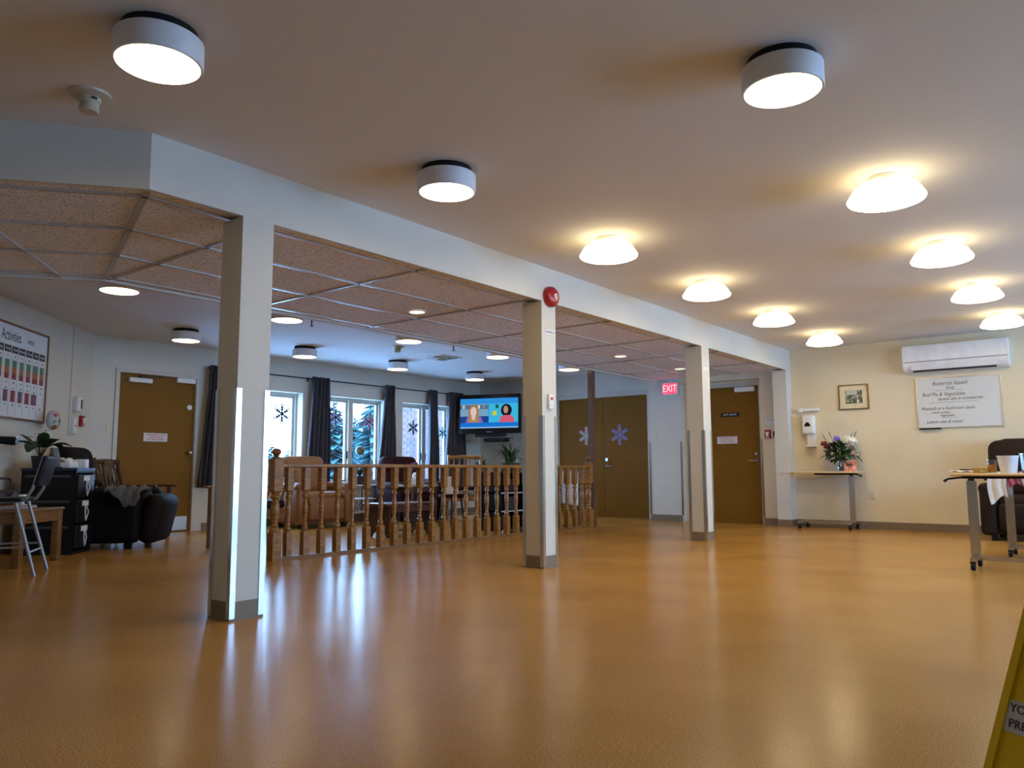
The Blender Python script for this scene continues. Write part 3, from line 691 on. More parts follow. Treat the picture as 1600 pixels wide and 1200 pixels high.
# air conditioner
t = thing('air_conditioner', 'white wall-mounted split air conditioner above the whiteboard', 'air conditioner', (-1.70, YN, 2.04), 0)
pr = [(0, 0), (-.10, .0), (-.155, .03), (-.19, .085), (-.20, .13), (-.195, .30), (-.175, .335), (-.12, .345), (0, .345)]
def sideprism(b, pr, x0, x1): 
    n = len(pr); return b._add([(x0, y, z) for y, z in pr]+[(x1, y, z) for y, z in pr], [tuple(range(n)), tuple(range(2*n-1, n-1, -1))]+[(i, i+n, (i+1) % n+n, (i+1) % n) for i in range(n)])
W2 = .585
sideprism(B(), pr, -W2, W2).build('housing', M_acw, t)
sideprism(B(), [(-.198, .135), (-.206, .14), (-.202, .30), (-.18, .338), (-.175, .334), (-.195, .30)], -W2, W2).build('front_panel', M_acw, t)
B().box(-W2+.01, W2-.01, -.204, -.19, .118, .130).build('grey_trim_line', mat('grey_trim', (.35, .33, .36), .4), t)
sideprism(B(), [(-.158, .025), (-.195, .085), (-.199, .088), (-.162, .020)], -W2+.09, W2-.11).build('louvre', M_acw, t)
sideprism(B(), [(-.118, .001), (-.156, .020), (-.158, .016), (-.12, -.003)], -W2+.11, W2-.13).build('air_slot', M_dark, t)
# whiteboard
t = thing('whiteboard', 'whiteboard with a handwritten menu below the air conditioner', 'whiteboard', (-1.70, YN, 1.64), 0)
w, hh = .465, .312; f = .014
B().box(-w, w, -.012, 0, -hh, hh).build('writing_surface', M_board, t)
B().box(-w-f, w+f, -.02, 0, hh, hh+f).box(-w-f, w+f, -.02, 0, -hh-f, -hh).box(-w-f, -w, -.02, 0, -hh, hh).box(w, w+f, -.02, 0, -hh, hh).build('frame', M_steel, t)
B().box(-w, -w+.25, -.05, -.0, -hh-.028, -hh-.010).build('marker_tray', M_black, t)
mk = mat('marker_ink', (.10, .09, .09), .6)
for tx, x, z, s in (('Butternut Squash', -.29, .245, .072), ('Soup', -.14, .19, .062), ('Beef Pie & Vegetables', -.415, .105, .070), ('banana cake in strawberries', -.235, .045, .056), ('Meatballs in a mushroom sauce', -.435, -.075, .060), ('mash potato', -.31, -.125, .052), ('vegetables', -.22, -.165, .050), ('Lemon cake & melon', -.38, -.245, .060)):
    text('handwriting', tx, s, mk, t, (x, -.0127, z), 'LEFT', shear=.28, sx=.80)
for x0, x1, z in ((-.26, .06, .155), (-.34, .22, .0), (-.21, -.02, -.198)):
    B().box(x0, x1, -.0128, -.012, z, z+.003).build('ruled_line', mk, t)

# ------------------------------------------------------------------ television
t = thing('television', 'black flat screen television showing two presenters', 'television', (-9.26, 11.05, 1.835), 20)
TW, TH = .61, .361
B().rbox(0, .03, 0, TW*2, .06, TH*2, .012).build('casing', M_black, t)
scr = B().box(-TW+.045, TW-.045, -.0035, 0, -TH+.10, TH-.075).build('screen', emis('tv_blue', (.02, .25, .80), .52), t)
def tv(name, x0, x1, z0, z1, col, st=1.0, lay=1):
    B().box(x0, x1, -.0035-.0012*lay, -.0035, z0, z1).build(name, emis('tv_%s_%d' % (name, len(MATS)), col, st*.52), scr)
SX0, SX1, SZ0, SZ1 = -TW+.045, TW-.045, -TH+.10, TH-.075
tv('top_band', SX0, SX1, SZ1-.10, SZ1, (.03, .33, .85)); tv('left_room', SX0, -.01, -.16, SZ1-.10, (.22, .42, .62))
tv('shelf_band', SX0, -.01, .09, .17, (.12, .20, .30), lay=2)
for k in range(5): tv('shelf_book', SX0+.05+k*.1, SX0+.09+k*.1, .10, .165, ((.6, .7, .8), (.1, .15, .3), (.5, .3, .2), (.7, .75, .8), (.2, .3, .4))[k], lay=3)
tv('sofa', SX0, -.01, -.16, -.04, (.02, .06, .30), lay=2)
tv('right_studio', .0, SX1, -.16, SZ1-.10, (.05, .55, .85)); tv('yellow_flower', .07, .15, -.03, .05, (.75, .65, .05), lay=2); tv('dark_leaf', .13, .19, .10, .17, (.02, .12, .12), lay=2)
tv('lower_band', SX0, SX1, -.24, -.16, (.01, .20, .75), lay=2); tv('ticker', SX0, SX1, SZ0, SZ0+.025, (.35, .60, .90), lay=2)
def tvpoly(name, pts, col, lay):
    B().prism(pts, -.0035-.0012*lay, -.0035).build(name, emis('tv_%s_%d' % (name, len(MATS)), col, .52), scr)
def oval(cx, cz, rx, rz, n=20): return [(cx+rx*math.cos(2*math.pi*i/n), cz+rz*math.sin(2*math.pi*i/n)) for i in range(n)]
tvpoly('presenter_clothes', [(-.46, -.16), (-.43, -.06), (-.36, -.03), (-.22, -.03), (-.15, -.06), (-.11, -.16)], (.25, .18, .50), 3)
tvpoly('presenter_hair', oval(-.30, .03, .105, .15)+[], (.42, .22, .08), 4); tvpoly('hair_end', [(-.40, -.15), (-.395, .03), (-.205, .03), (-.20, -.15)], (.50, .28, .10), 4)
tvpoly('presenter_face', oval(-.30, .045, .062, .09), (.85, .62, .60), 5); tvpoly('neckline', [(-.33, -.11), (-.345, -.03), (-.255, -.03), (-.27, -.11)], (.80, .60, .58), 5)
tvpoly('presenter_hair', oval(.34, .06, .105, .115), (.012, .01, .012), 3); tvpoly('presenter_clothes', [(.20, -.16), (.225, -.06), (.29, -.03), (.42, -.03), (.47, -.07), (.50, -.16)], (.75, .12, .22), 4)
tvpoly('presenter_face', oval(.33, .07, .045, .07), (.55, .30, .24), 5)
B().rbox(.0, -.002, -TH+.03, .10, .006, .012, .002).build('front_badge', M_steel, t)
B().box(-.30, .30, .06, .12, -TH-.06, -TH+.08).box(-.05, .05, .06, .66, -.10, .10).build('wall_bracket', M_dark, t)
t = thing('set_top_box', 'black box hanging under the television', 'media box', (-9.18, 11.17, 1.355), 10); B().rbox(0, 0, 0, .42, .22, .07, .008).build('case', M_black, t); B().box(-.2, .2, -.02, .3, .035, .045).build('shelf_plate', M_dark, t)
t = thing('television_cable', 'white power cable running down below the television', 'cable', (-9.15, YT-.02, 0), 0)
B().tube([(-.08, 0, 1.10), (-.02, -.02, 1.13), (.02, -.02, 1.05), (.03, -.02, .85), (.02, -.02, .6), (.02, -.02, .35)], .009, 8).build('cord', M_plast, t); B().rbox(-.11, -.01, 1.08, .09, .05, .07, .01).build('plug_adapter', M_plast, t)

# ------------------------------------------------------------------ furniture builders (front faces local -Y)
def recliner(name, label, loc, phi, m, w=.86, d=.92, hb=1.0, ha=.58, feet=M_black):
    t = thing(name, label, 'recliner', loc, phi)
    aw = .17
    B().rbox(0, .03, .20, w-.06, d-.16, .26, .03).build('base', m, t)
    for s in (-1, 1):
        b = B().rbox(s*(w/2-aw/2), 0, ha/2+.03, aw, d-.10, ha-.06, .05).rbox(s*(w/2-aw/2), -.02, ha-.03, aw+.02, d-.14, .13, .06, 4)
        b.build('armrest', m, t)
    B().rbox(0, -.08, .42, w-2*aw-.01, d-.34, .17, .06, 4).build('seat_cushion', m, t)
    b = B().rbox(0, d/2-.15, .66, w-2*aw+.06, .22, .42, .09, 4, (R(-10), 0, 0)).rbox(0, d/2-.10, hb-.15, w-2*aw+.14, .24, .34, .11, 4, (R(-10), 0, 0))
    b.build('backrest', m, t)
    B().rbox(0, -d/2+.08, .26, w-2*aw-.02, .10, .30, .04, 4).build('footrest', m, t)
    for sx in (-1, 1):
        for sy in (-1, 1): B().box(sx*(w/2-.12)-.03, sx*(w/2-.12)+.03, sy*(d/2-.16)-.03, sy*(d/2-.16)+.03, 0, .09).build('foot', feet, t)
    return t
def wood_armchair(label, loc, phi, m, seatm, hb=1.0, ha=.62, w=.56, d=.56, backm=None):
    t = thing('wooden_armchair', label, 'armchair', loc, phi)
    for s in (-1, 1):
        B().box(s*(w/2)-.02, s*(w/2)+.02, -d/2, -d/2+.045, 0, ha).build('leg', m, t)
        B().tube([(s*w/2, d/2-.06, 0), (s*w/2, d/2-.03, .42), (s*w/2, d/2+.10, hb)], [.022, .024, .020], 8).build('leg', m, t)
        B().rbox(s*w/2, -.03, ha+.012, .055, d+.06, .028, .01).build('armrest', m, t)
    B().box(-w/2, w/2, -d/2+.01, -d/2+.035, .32, .40).box(-w/2, w/2, d/2-.05, d/2-.025, .32, .40).box(-w/2, -w/2+.025, -d/2, d/2, .32, .40).box(w/2-.025, w/2, -d/2, d/2, .32, .40).build('seat_frame', m, t)
    B().rbox(0, 0, .44, w-.06, d-.04, .09, .035, 4).build('seat_cushion', seatm, t)
    for z in (hb-.05,):
        B().tube([(-w/2, d/2+.085, z), (0, d/2+.115, z+.015), (w/2, d/2+.085, z)], .032, 8).build('crest_rail', m, t)
    for k in range(5):
        x = -w/2+w*(k+1)/6; B().tube([(x, d/2-.03, .42), (x, d/2+.10, hb-.06)], .013, 6).build('slat', m, t)
    return t

# left corner
rec = recliner('recliner', 'black recliner in front of the emergency door, grey blanket on its arm', (-8.72, 4.02, 0), 135, M_blk, .86, .98, 1.04, .58)
# its raised footrest bulges forward
B().rbox(0, -.52, .30, .62, .22, .52, .10, 4, (R(12), 0, 0)).build('footrest_pad', mat('worn_brown_fabric', (.014, .009, .009), .75, spec=.15, noise=(6, .25)), rec)
B().lathe([(0, -.06), (.30, -.05), (.36, 0), (.30, .05), (0, .06)], 28, M=Matrix.Translation((0, .44, .72)) @ Matrix.Rotation(R(80), 4, 'X')).build('round_back_cushion', mat('brown_back_fabric', (.024, .015, .009), .8, spec=.1), rec)
o = B().sheet(lambda u, v: (-.36+.20*math.cos(u*math.pi)-.02, -.52+.34*v+.02*math.sin(u*9), .645-.02-.20*abs(u-.5)*abs(u-.5)*4*(.6+.4*math.sin(v*5))+.015*math.sin(v*21+u*8)), 20, 20)
o = o.build('knit_blanket', M_gcloth, recalc=False); solid(o, .02); o.location = (-8.72, 4.02, .012); o.rotation_euler = (0, 0, R(135)); tag(o, 'grey knitted blanket draped over the black recliner arm', 'blanket')
o = B().sheet(lambda u, v: (-.34+.22*u, .02+.30*v, .655+.045*math.sin(u*3.1)*math.sin(v*3.1)+.012*math.sin(u*19+v*13)), 18, 18).build('dark_jacket', M_blk, recalc=False); solid(o, .03); o.location = (-8.72, 4.02, .012); o.rotation_euler = (0, 0, R(135)); tag(o, 'crumpled dark jacket lying on the recliner beside the drawers', 'jacket')
wood_armchair('old wooden armchair with slatted back standing before the emergency door', (-9.60, 4.76, 0), 128, M_oakd, M_blk, .96, .61, .54, .60)
ch = bpy.data.objects['wooden_armchair']
B().box(-.10, .10, .36, .385, .62, .93).build('back_panel', wood('worn_back_wood', (.07, .05, .025), (.17, .12, .06), .5), ch)

# drawer tower with labels, things on top
ux, vx = Vector((-nx, nx)), Vector((nx, nx))       # along the wall (away), out of the wall
tw = thing('drawer_tower', 'black plastic drawer tower with tied white labels beside the recliner', 'drawer tower', (-8.09-.21*nx-.25*nx, 3.41+.21*nx-.25*nx, 0), 135)
# local x: to viewer's right when facing the wall (= ux), local y into the wall
hw, hd = .21, .25
B().box(-hw, hw, -hd, hd, .0, .03).box(-hw, -hw+.012, -hd, hd, .03, .80).box(hw-.012, hw, -hd, hd, .03, .80).box(-hw, hw, hd-.012, hd, .03, .80).box(-hw, hw, -hd, hd, .785, .805).build('carcass', M_black, tw)
B().box(-hw-.008, hw+.008, -hd-.008, hd+.008, .805, .83).build('blue_tray_rim', mat('blue_plastic', (.012, .018, .06), .35), tw)
for k in range(3):
    z = .05+k*.245
    dr = B().rbox(0, -hd-.004, z+.115, 2*hw-.035, .025, .225, .008).build('drawer', M_black, tw)
    B().box(-.08, .06, -hd-.022, -hd-.0165, z+.165, z+.215).build('label_card', M_paper, dr)
    B().tube([(.01, -hd-.022, z+.17), (.03+.02*math.sin(k), -hd-.03, z+.10), (.0, -hd-.026, z+.02), (-.03, -hd-.03, z+.09), (-.01, -hd-.022, z+.17)], .006, 6).build('tied_string', M_cloth, dr)
    B().box(-hw-.003, -hw, -.20, .22, z+.20, z+.222).build('pale_side_rim', mat('grey_rim', (.06, .06, .06), .5), tw)
def onT(x, y, z): p = Matrix.Rotation(R(135), 4, 'Z') @ Vector((x, y, 0)); return (tw.location.x+p.x, tw.location.y+p.y, z)
o = thing('tissue_pack', 'pile of white tissues on top of the drawer tower', 'tissues', onT(.03, -.06, .83), 135)
B().rbox(0, 0, .03, .26, .16, .06, .01).build('box', M_plast, o)
b = B()
for k in range(7): b.ball((-.10+.03*k, random.uniform(-.04, .04), .07+.012*math.sin(k*2)), .035, (1, 1, .7), 10)
b.build('tissue', M_cloth, o)
o = thing('white_card_box', 'small white box beside the tissues', 'box', onT(.14, -.16, .83), 135); B().rbox(0, 0, .045, .09, .09, .09, .004).build('carton', M_plast, o)
o = thing('document_stand', 'grey slanted document holder on the drawer tower', 'holder', onT(-.13, -.02, .83), 135)
B().rbox(0, 0, .10, .12, .03, .20, .004, 2, (R(-14), 0, 0)).build('panel', mat('grey_panel', (.12, .12, .125), .5), o); B().box(-.06, .06, -.05, .06, 0, .012).build('foot', M_black, o)
def leaf(b, base, yaw, ln, wd, rise, droop, n=6):
    c, s = math.cos(yaw), math.sin(yaw); L, Rr = [], []
    for i in range(n+1):
        u = i/n; w_ = wd*math.sin(math.pi*min(1, u*.92+.04))**.8
        px = ln*u; pz = rise*u-droop*u*u
        ctr = Vector(base)+Vector((c*px, s*px, pz)); side = Vector((-s, c, 0))*w_
        L.append(b.bm.verts.new(ctr+side+Vector((0, 0, w_*.25)))); Rr.append(b.bm.verts.new(ctr-side+Vector((0, 0, w_*.25))))
    mid = [b.bm.verts.new((L[i].co+Rr[i].co)/2-Vector((0, 0, .25*(L[i].co-Rr[i].co).length/2))) for i in range(n+1)]
    for i in range(n):
        b.bm.faces.new((L[i], L[i+1], mid[i+1], mid[i])); b.bm.faces.new((mid[i], mid[i+1], Rr[i+1], Rr[i]))
o = thing('anthurium_plant', 'potted plant with broad dark leaves above the drawer tower', 'plant', onT(-.10, .14, .83), 135)
B().lathe([(0, 0), (.06, 0), (.08, .11), (.085, .12), (.07, .12), (.0, .10)], 20).build('pot', M_pot, o)
for k, (yw, ln, wd, ri, dr_) in enumerate(((-.3, .22, .075, .20, .12), (.9, .20, .07, .26, .10), (2.2, .20, .065, .24, .10), (3.2, .24, .075, .18, .16), (4.2, .20, .07, .26, .08), (5.2, .22, .075, .22, .12), (1.6, .15, .06, .30, .05), (3.7, .14, .055, .32, .05))):
    b = B(); b.tube([(0, 0, .10), (.05*math.cos(yw), .05*math.sin(yw), .20)], .004, 5); leaf(b, (.05*math.cos(yw), .05*math.sin(yw), .20), yw, ln, wd, ri*.6, dr_); solid(b.build('leaf', M_leaf2, o), .002)
for k in range(3):
    a = 2.0+k*1.1; q = B().tube([(0, 0, .1), (.05*math.cos(a), .05*math.sin(a), .30+.03*k)], .003, 5).build('flower_stalk', M_stem, o)
    b = B(); leaf(b, (.05*math.cos(a), .05*math.sin(a), .30+.03*k), a, .07, .022, .02, .02); b.build('flower', mat('dull_pink_petal', (.22, .06, .06), .5), q)
# balloon on a stick
bx = onT(.02, .20, 0)
t = thing('foil_balloon', 'round polka-dot foil balloon on a stick in the plant', 'balloon', (-8.98, 3.52, .83), 135)
B().cyl((-.02, .0, 0), (.0, 0, .40), .003, n=6).build('stick', M_paper, t)
fm = bpy.data.materials.new('polka_foil'); fm.use_nodes = True; n = fm.node_tree; bs = n.nodes['Principled BSDF']; bs.inputs['Roughness'].default_value = .25; bs.inputs['Base Color'].default_value = (.55, .52, .50, 1)
n1 = n.nodes.new('ShaderNodeTexNoise'); n1.inputs['Scale'].default_value = 9; cr = n.nodes.new('ShaderNodeValToRGB'); cr.color_ramp.elements[0].color = (.42, .40, .40, 1); cr.color_ramp.elements[1].color = (.62, .60, .58, 1); n.links.new(n1.outputs[0], cr.inputs[0]); n.links.new(cr.outputs[0], bs.inputs['Base Color'])
bal_o = B().ball((0, 0, .51), .10, (1, .62, 1.05), 24).build('balloon', fm, t)
dots = (((.015, .50), .026, (.02, .02, .16)), ((.045, .445), .026, (.35, .03, .03)), ((-.01, .575), .028, (.55, .25, .03)), ((.05, .555), .02, (.6, .5, .05)), ((-.055, .56), .022, (.35, .05, .25)), ((-.04, .43), .03, (.35, .14, .03)), ((.08, .50), .014, (.03, .2, .35)), ((-.07, .49), .018, (.10, .3, .12)))
for k, ((dx, dz), r_, c_) in enumerate(dots):
    yy = -.062*math.sqrt(max(.05, 1-(dx/.1)**2-((dz-.51)/.105)**2))
    nrm = Vector((dx/.01, yy/.00384, (dz-.51)/.011)).normalized()
    Mq = Matrix.Translation(Vector((dx, yy, dz))) @ nrm.to_track_quat('Z', 'Y').to_matrix().to_4x4()
    B().lathe([(0, -.003), (r_, -.006), (r_, -.002), (r_*.6, .0015), (0, .003)], 18, M=Mq).build('polka_dot', mat('dot_%d' % k, c_, .3), bal_o)
# wooden side table with magazines, radio, lamp; steel chair
tbA = Vector((-.75, .66)); tbB = Vector((-.66, -.75))
tc_ = Vector((-7.25, 2.72))+tbA*.34+tbB*.36
t = thing('side_table', 'brown wooden side table left of the drawer tower', 'table', (tc_.x, tc_.y, 0), 131)
for sx in (-1, 1):
    for sy in (-1, 1): B().rbox(sx*.30, sy*.31, .23, .065, .065, .46, .006).build('leg', M_oakm, t)
B().box(-.31, .31, -.335, -.31, .36, .455).box(-.31, .31, .31, .335, .36, .455).box(-.325, -.30, -.31, .31, .36, .455).box(.30, .325, -.31, .31, .36, .455).build('apron', M_oakm, t)
B().rbox(0, 0, .465, .70, .70, .022, .006).build('tabletop', M_oakm, t)
for k, (dx, dy, a, c_) in enumerate(((.14, -.12, 2, (.30, .24, .26)), (.13, -.10, -3, (.45, .42, .42)), (.15, -.13, 5, (.36, .18, .12)))):
    o = B().rbox(0, 0, 0, .30, .40, .009, .002).build('magazine', mat('magazine_cover_%d' % k, c_, .4), None, (tc_.x+dx*.66, tc_.y-dx*.2, .4825+.0095*k), (0, 0, R(131+a))); tag(o, ('lowest grey magazine on the wooden side table', 'pale magazine in the middle of the side table pile', 'topmost reddish magazine on the side table pile')[k], 'magazine', 'magazines on the side table')
pz = Vector((-7.72, 2.36))
t = thing('radio', 'dark portable radio with a carrying handle on the side table', 'radio', (-7.77, 2.66, .478), 128)
B().rbox(0, 0, .085, .30, .12, .15, .03, 4).build('body', M_black, t); B().tube([(-.12, 0, .15), (-.12, 0, .24), (-.10, 0, .26), (.10, 0, .26), (.12, 0, .24), (.12, 0, .15)], .011, 8).build('handle', M_dark, t)
for s in (-1, 1): B().lathe([(0, 0), (.05, 0), (.05, .006), (.04, .01), (0, .004)], 20, M=Matrix.Translation((s*.09, -.06, .085)) @ Mx).build('speaker', mat('speaker_mesh', (.05, .05, .055), .6), t)
t = thing('alarm_clock', 'small white clock beside the radio', 'clock', (-7.83, 2.86, .478), 128)
B().rbox(0, 0, .06, .09, .07, .11, .02).build('case', M_plast, t); B().box(-.03, .03, -.037, -.034, .03, .09).build('dial', M_black, t)
t = thing('desk_lamp', 'black desk lamp whose head pokes in at the left edge', 'lamp', (-7.74, 2.42, .478), 0)
B().lathe([(0, 0), (.08, 0), (.075, .02), (0, .025)], 24).build('base', M_black, t); B().tube([(0, 0, .02), (-.03, -.02, .35), (.10, .02, .57)], .009, 8).build('arm', M_dark, t)
B().tube([(.08, .0, .59), (.16, .09, .59), (.25, .20, .578), (.275, .23, .576)], [.020, .030, .038, .034], 12).build('head', M_black, t); B().box(.25, .285, .215, .235, .597, .612).build('end_cap', M_plast, t)
M_tube = mat('dull_grey_tube', (.30, .30, .31), .45, .7)
t = thing('steel_chair', 'dark seated chair with splayed chrome tube legs at the left edge', 'chair', (-6.985, 2.40, 0), -32.7)
for s in (-1, 1):
    B().tube([(s*.215, .30, 0), (s*.195, .14, .555)], .014, 10).build('leg', M_tube, t); B().tube([(s*.215, -.28, 0), (s*.195, -.12, .555)], .014, 10).build('leg', M_tube, t)
    B().tube([(s*.18, -.16, .565), (s*.18, .13, .565), (s*.18, .20, .58), (s*.18, .245, .66), (s*.175, .31, .92)], .012, 8).build('back_tube', M_tube, t)
    B().cyl((s*.207, .235, .22), (s*.207, -.215, .22), .009, n=8).build('stretcher', M_tube, t)
B().cyl((-.209, .25, .18), (.209, .25, .18), .009, n=8).build('cross_stretcher', M_tube, t)
B().rbox(0, -.02, .58, .42, .40, .03, .012).build('seat', M_black, t)
B().rbox(0, .295, .80, .40, .035, .24, .015, 3, (R(-14), 0, 0)).build('backrest', M_black, t)

# ------------------------------------------------------------------ lounge
recliner('recliner', 'tan leather recliner under the windows', (-9.38, 7.22, 0), 82, M_tan, .92, .92, 1.0, .60)
recliner('recliner', 'burgundy recliner with its back to the brick-view window', (-9.40, 9.20, 0), 82, M_burg, .92, .92, 1.02, .58)
o = B().rbox(0, 0, .035, .26, .20, .07, .03, 4).build('purple_cushion', mat('purple_knit', (.14, .03, .12), .9, noise=(30, .3)), None, (-9.20, 9.05, .80), (R(12), R(-50), .2)); tag(o, 'small purple knitted cushion on the burgundy recliner', 'cushion')
wood_armchair('dark cushioned wooden armchair just behind the left newel post', (-7.45, 4.92, 0), 20, M_oakm, M_choc, .80, .62, .58, .58)
# wrought iron plant table
t = thing('plant_table', 'black wrought iron table with pale shelves between the recliners', 'table', (-9.68, 8.33, 0), 90)
for s in (-1, 1):
    for q in (-1, 1): B().cyl((s*.21, q*.15, 0), (s*.21, q*.15, .56), .010, n=8).build('leg', M_dark, t)
for z in (.16, .36, .57): B().rbox(0, 0, z, .46, .34, .018, .005).build('shelf', mat('pale_shelf', (.55, .55, .56), .3), t)
for k in range(5):
    b = B(); x = -.18+.09*k
    b.tube([(x+.03*math.sin(a*.9), -.165, .17+.018*a) for a in range(11)], .005, 6); b.build('iron_scroll', M_dark, t)
t = thing('globe_plant', 'round patterned ornament on a stem above the small window plant', 'ornament', (-9.72, 8.39, .58), 90)
B().lathe([(0, 0), (.06, 0), (.085, .14), (.0, .13)], 20).build('pot', M_pot, t)
B().cyl((0, 0, .12), (0, 0, .47), .005, n=6).build('stem', M_dark, t)
B().ball((0, 0, .54), .075, n=20).build('ornament_ball', mat('patterned_ball', (.16, .15, .09), .35, noise=(22, .9)), t)
for k in range(12):
    b = B(); a = k*.85; leaf(b, (0, 0, .12), a, .13+.02*(k % 3), .022, .26, .10, 5); solid(b.build('leaf', M_leaf2, t), .002)
# low dark wooden coffee table behind the balustrade
t = thing('coffee_table', 'low dark red-brown table with solid end panels behind the balustrade', 'table', (-7.18, 6.86, 0), 90)
B().rbox(0, 0, .39, .86, .44, .03, .008).build('tabletop', M_oakd, t)
for s in (-1, 1):
    B().prism([(-.20, 0), (-.14, .0), (-.10, .05), (0, .07), (.10, .05), (.14, 0), (.20, 0), (.18, .10), (.19, .375), (-.19, .375), (-.18, .10)], -.012, .012, Matrix.Translation((s*.34, 0, 0)) @ Matrix.Rotation(R(90), 4, 'Z')).build('end_panel', M_oakd, t)
for q in (-.20, .18): B().box(-.33, .33, q, q+.02, .30, .375).build('apron', M_oakd, t)
for k in range(6): B().cyl((-.25+.1*k, .19, .07), (-.25+.1*k, .19, .30), .008, n=6).build('spindle', M_oakd, t)
B().box(-.33, .33, -.02, .02, .06, .08).build('stretcher', M_oakd, t)
t = thing('tissue_box', 'white tissue box on the table in front of the burgundy recliner', 'tissue box', (-8.70, 8.62, .583), 80)
B().rbox(0, 0, .05, .24, .12, .10, .006).build('carton', M_paper, t); B().lathe([(0, .09), (.04, .09), (.05, .15), (.02, .19), (0, .18)], 10).build('tissue', M_cloth, t)
t = thing('lamp_table', 'dark square table holding the tissue box', 'table', (-8.70, 8.62, 0), 90)
B().rbox(0, 0, .57, .55, .45, .025, .006).build('tabletop', mat('pale_table_top', (.42, .40, .40), .35), t)
for s in (-1, 1):
    for q in (-1, 1): B().box(s*.24-.02, s*.24+.02, q*.19-.02, q*.19+.02, 0, .56).build('leg', M_oakd, t)
for q in (-.20, .18): B().box(-.24, .24, q, q+.02, .48, .555).build('apron', M_oakd, t)
t = wood_armchair('light oak armchair with patterned seat below the television', (-8.53, 9.53, 0), 38, M_oak, mat('patterned_seat', (.20, .19, .17), .8, noise=(25, .7)), 1.06, .60, .54, .54)
o = B().rbox(0, 0, .03, .44, .40, .06, .028, 4).build('seat_pillow', M_burg, None, (-8.53, 9.53, .487), (0, 0, R(38))); tag(o, 'dark red pillow lying on the light oak armchair', 'pillow')
# low black shelf unit with plants and odds and ends
t = thing('shelf_unit', 'low black shelf unit with white edged shelves behind the balustrade', 'shelf', (-6.46, 8.30, 0), 90)
B().box(-.55, -.53, -.16, .16, .03, .76).box(.53, .55, -.16, .16, .03, .76).box(-.01, .01, -.16, .16, .03, .76).box(-.55, .55, .145, .16, .03, .76).build('carcass', M_black, t)
for z in (.05, .27, .50, .755): B().box(-.55, .55, -.165, .16, z, z+.02).build('shelf', M_black, t); B().box(-.55, .55, -.169, -.165, z+.002, z+.018).build('shelf_edge', mat('pale_shelf', (.55, .55, .56), .3) if z in (.27, .50) else M_dark, t)
for x in (-.5, 0, .5): B().box(x-.025, x+.025, -.15, .15, 0, .05).build('foot', M_plast, t)
def onS(lx, ly, z): return (-6.46-ly, 8.30+lx, z)
for k, (lx, z, c_, l) in enumerate(((-.42, .07, (.02, .02, .03), 'black binder on the lowest shelf behind the balustrade'), (-.25, .29, (.03, .03, .05), 'dark box on the middle shelf behind the balustrade'), (.22, .29, (.02, .03, .03), 'black box on the middle shelf next to the column'), (-.30, .52, (.05, .02, .03), 'maroon folder on the upper shelf behind the balustrade'))):
    o = B().rbox(0, 0, .085, .22, .20, .17, .006).build('storage_box', mat('storage_%d' % k, c_, .5), None, onS(lx, 0, z), (0, 0, R(90))); tag(o, l, 'box')
t = thing('spider_plant', 'bushy spider plant in a dark pot left of the middle column', 'plant', onS(-.12, .02, .775), 90)
B().rbox(0, 0, .06, .26, .16, .12, .02).build('planter', M_pot, t)
for k in range(64):
    b = B(); a = random.uniform(0, 6.28); ln = random.uniform(.16, .30); leaf(b, (random.uniform(-.07, .07), random.uniform(-.03, .03), .11), a, ln, .009, random.uniform(.25, .52), random.uniform(.12, .42), 6); b.build('leaf', M_leaf if k % 3 else M_leaf2, t)
t = thing('small_plant', 'small leafy plant beside the light oak armchair', 'plant', (-8.66, 10.14, .13), 0)
B().lathe([(0, .56), (.05, .56), (.07, .66), (0, .65)], 18).build('pot', M_pot, t); B().lathe([(0, -.13), (.14, -.13), (.14, -.11), (.02, -.10), (.02, .53), (.13, .54), (.13, .56), (0, .56)], 20).build('plant_stand', M_dark, t)
for k in range(22):
    b = B(); a = random.uniform(0, 6.28); leaf(b, (0, 0, .65), a, random.uniform(.10, .18), .018, random.uniform(.15, .38), random.uniform(.05, .15), 5); b.build('leaf', M_leaf, t)
t = thing('paper_sheet', 'white folded paper standing on the round stool behind the balustrade', 'paper', (-7.75, 8.42, .46), 60)
B().box(-.10, .10, -.003, .003, 0, .26, Matrix.Rotation(R(-14), 4, 'X')).build('sheet', M_paper, t)
t = thing('round_stool', 'low dark stool behind the balustrade', 'stool', (-7.75, 8.42, 0), 0)
B().lathe([(0, .41), (.19, .41), (.20, .43), (.19, .46), (0, .46)], 28).build('seat', M_burg, t)
for k in range(4): a = .8+k*math.pi/2; B().tube([(.13*math.cos(a), .13*math.sin(a), .41), (.18*math.cos(a), .18*math.sin(a), 0)], .014, 8).build('leg', M_dark, t)
# towel on a low rack at the right end of the balustrade
t = thing('towel_rack', 'low wooden rack at the right end of the balustrade', 'rack', (-6.50, 9.58, 0), 90)
for s in (-1, 1): B().box(s*.24-.012, s*.24+.012, -.10, .10, 0, .03).box(s*.24-.012, s*.24+.012, -.012, .012, .03, .80).build('upright', M_oakd, t)
B().cyl((-.24, 0, .79), (.24, 0, .79), .012, n=10).build('rail', M_oakd, t)
o = B().sheet(lambda u, v: (-.21+.42*u, (.018 if v > .5 else -.018)*min(1, abs(v-.5)*20)+.006*math.sin(u*14+v*3), .806-abs(v-.5)*2*(.48+.05*u)), 24, 20).build('white_towel', M_cloth, None, (-6.50, 9.58, 0), (0, 0, R(90)), recalc=False); solid(o, .006); tag(o, 'white towel hanging behind the right end of the balustrade', 'towel')

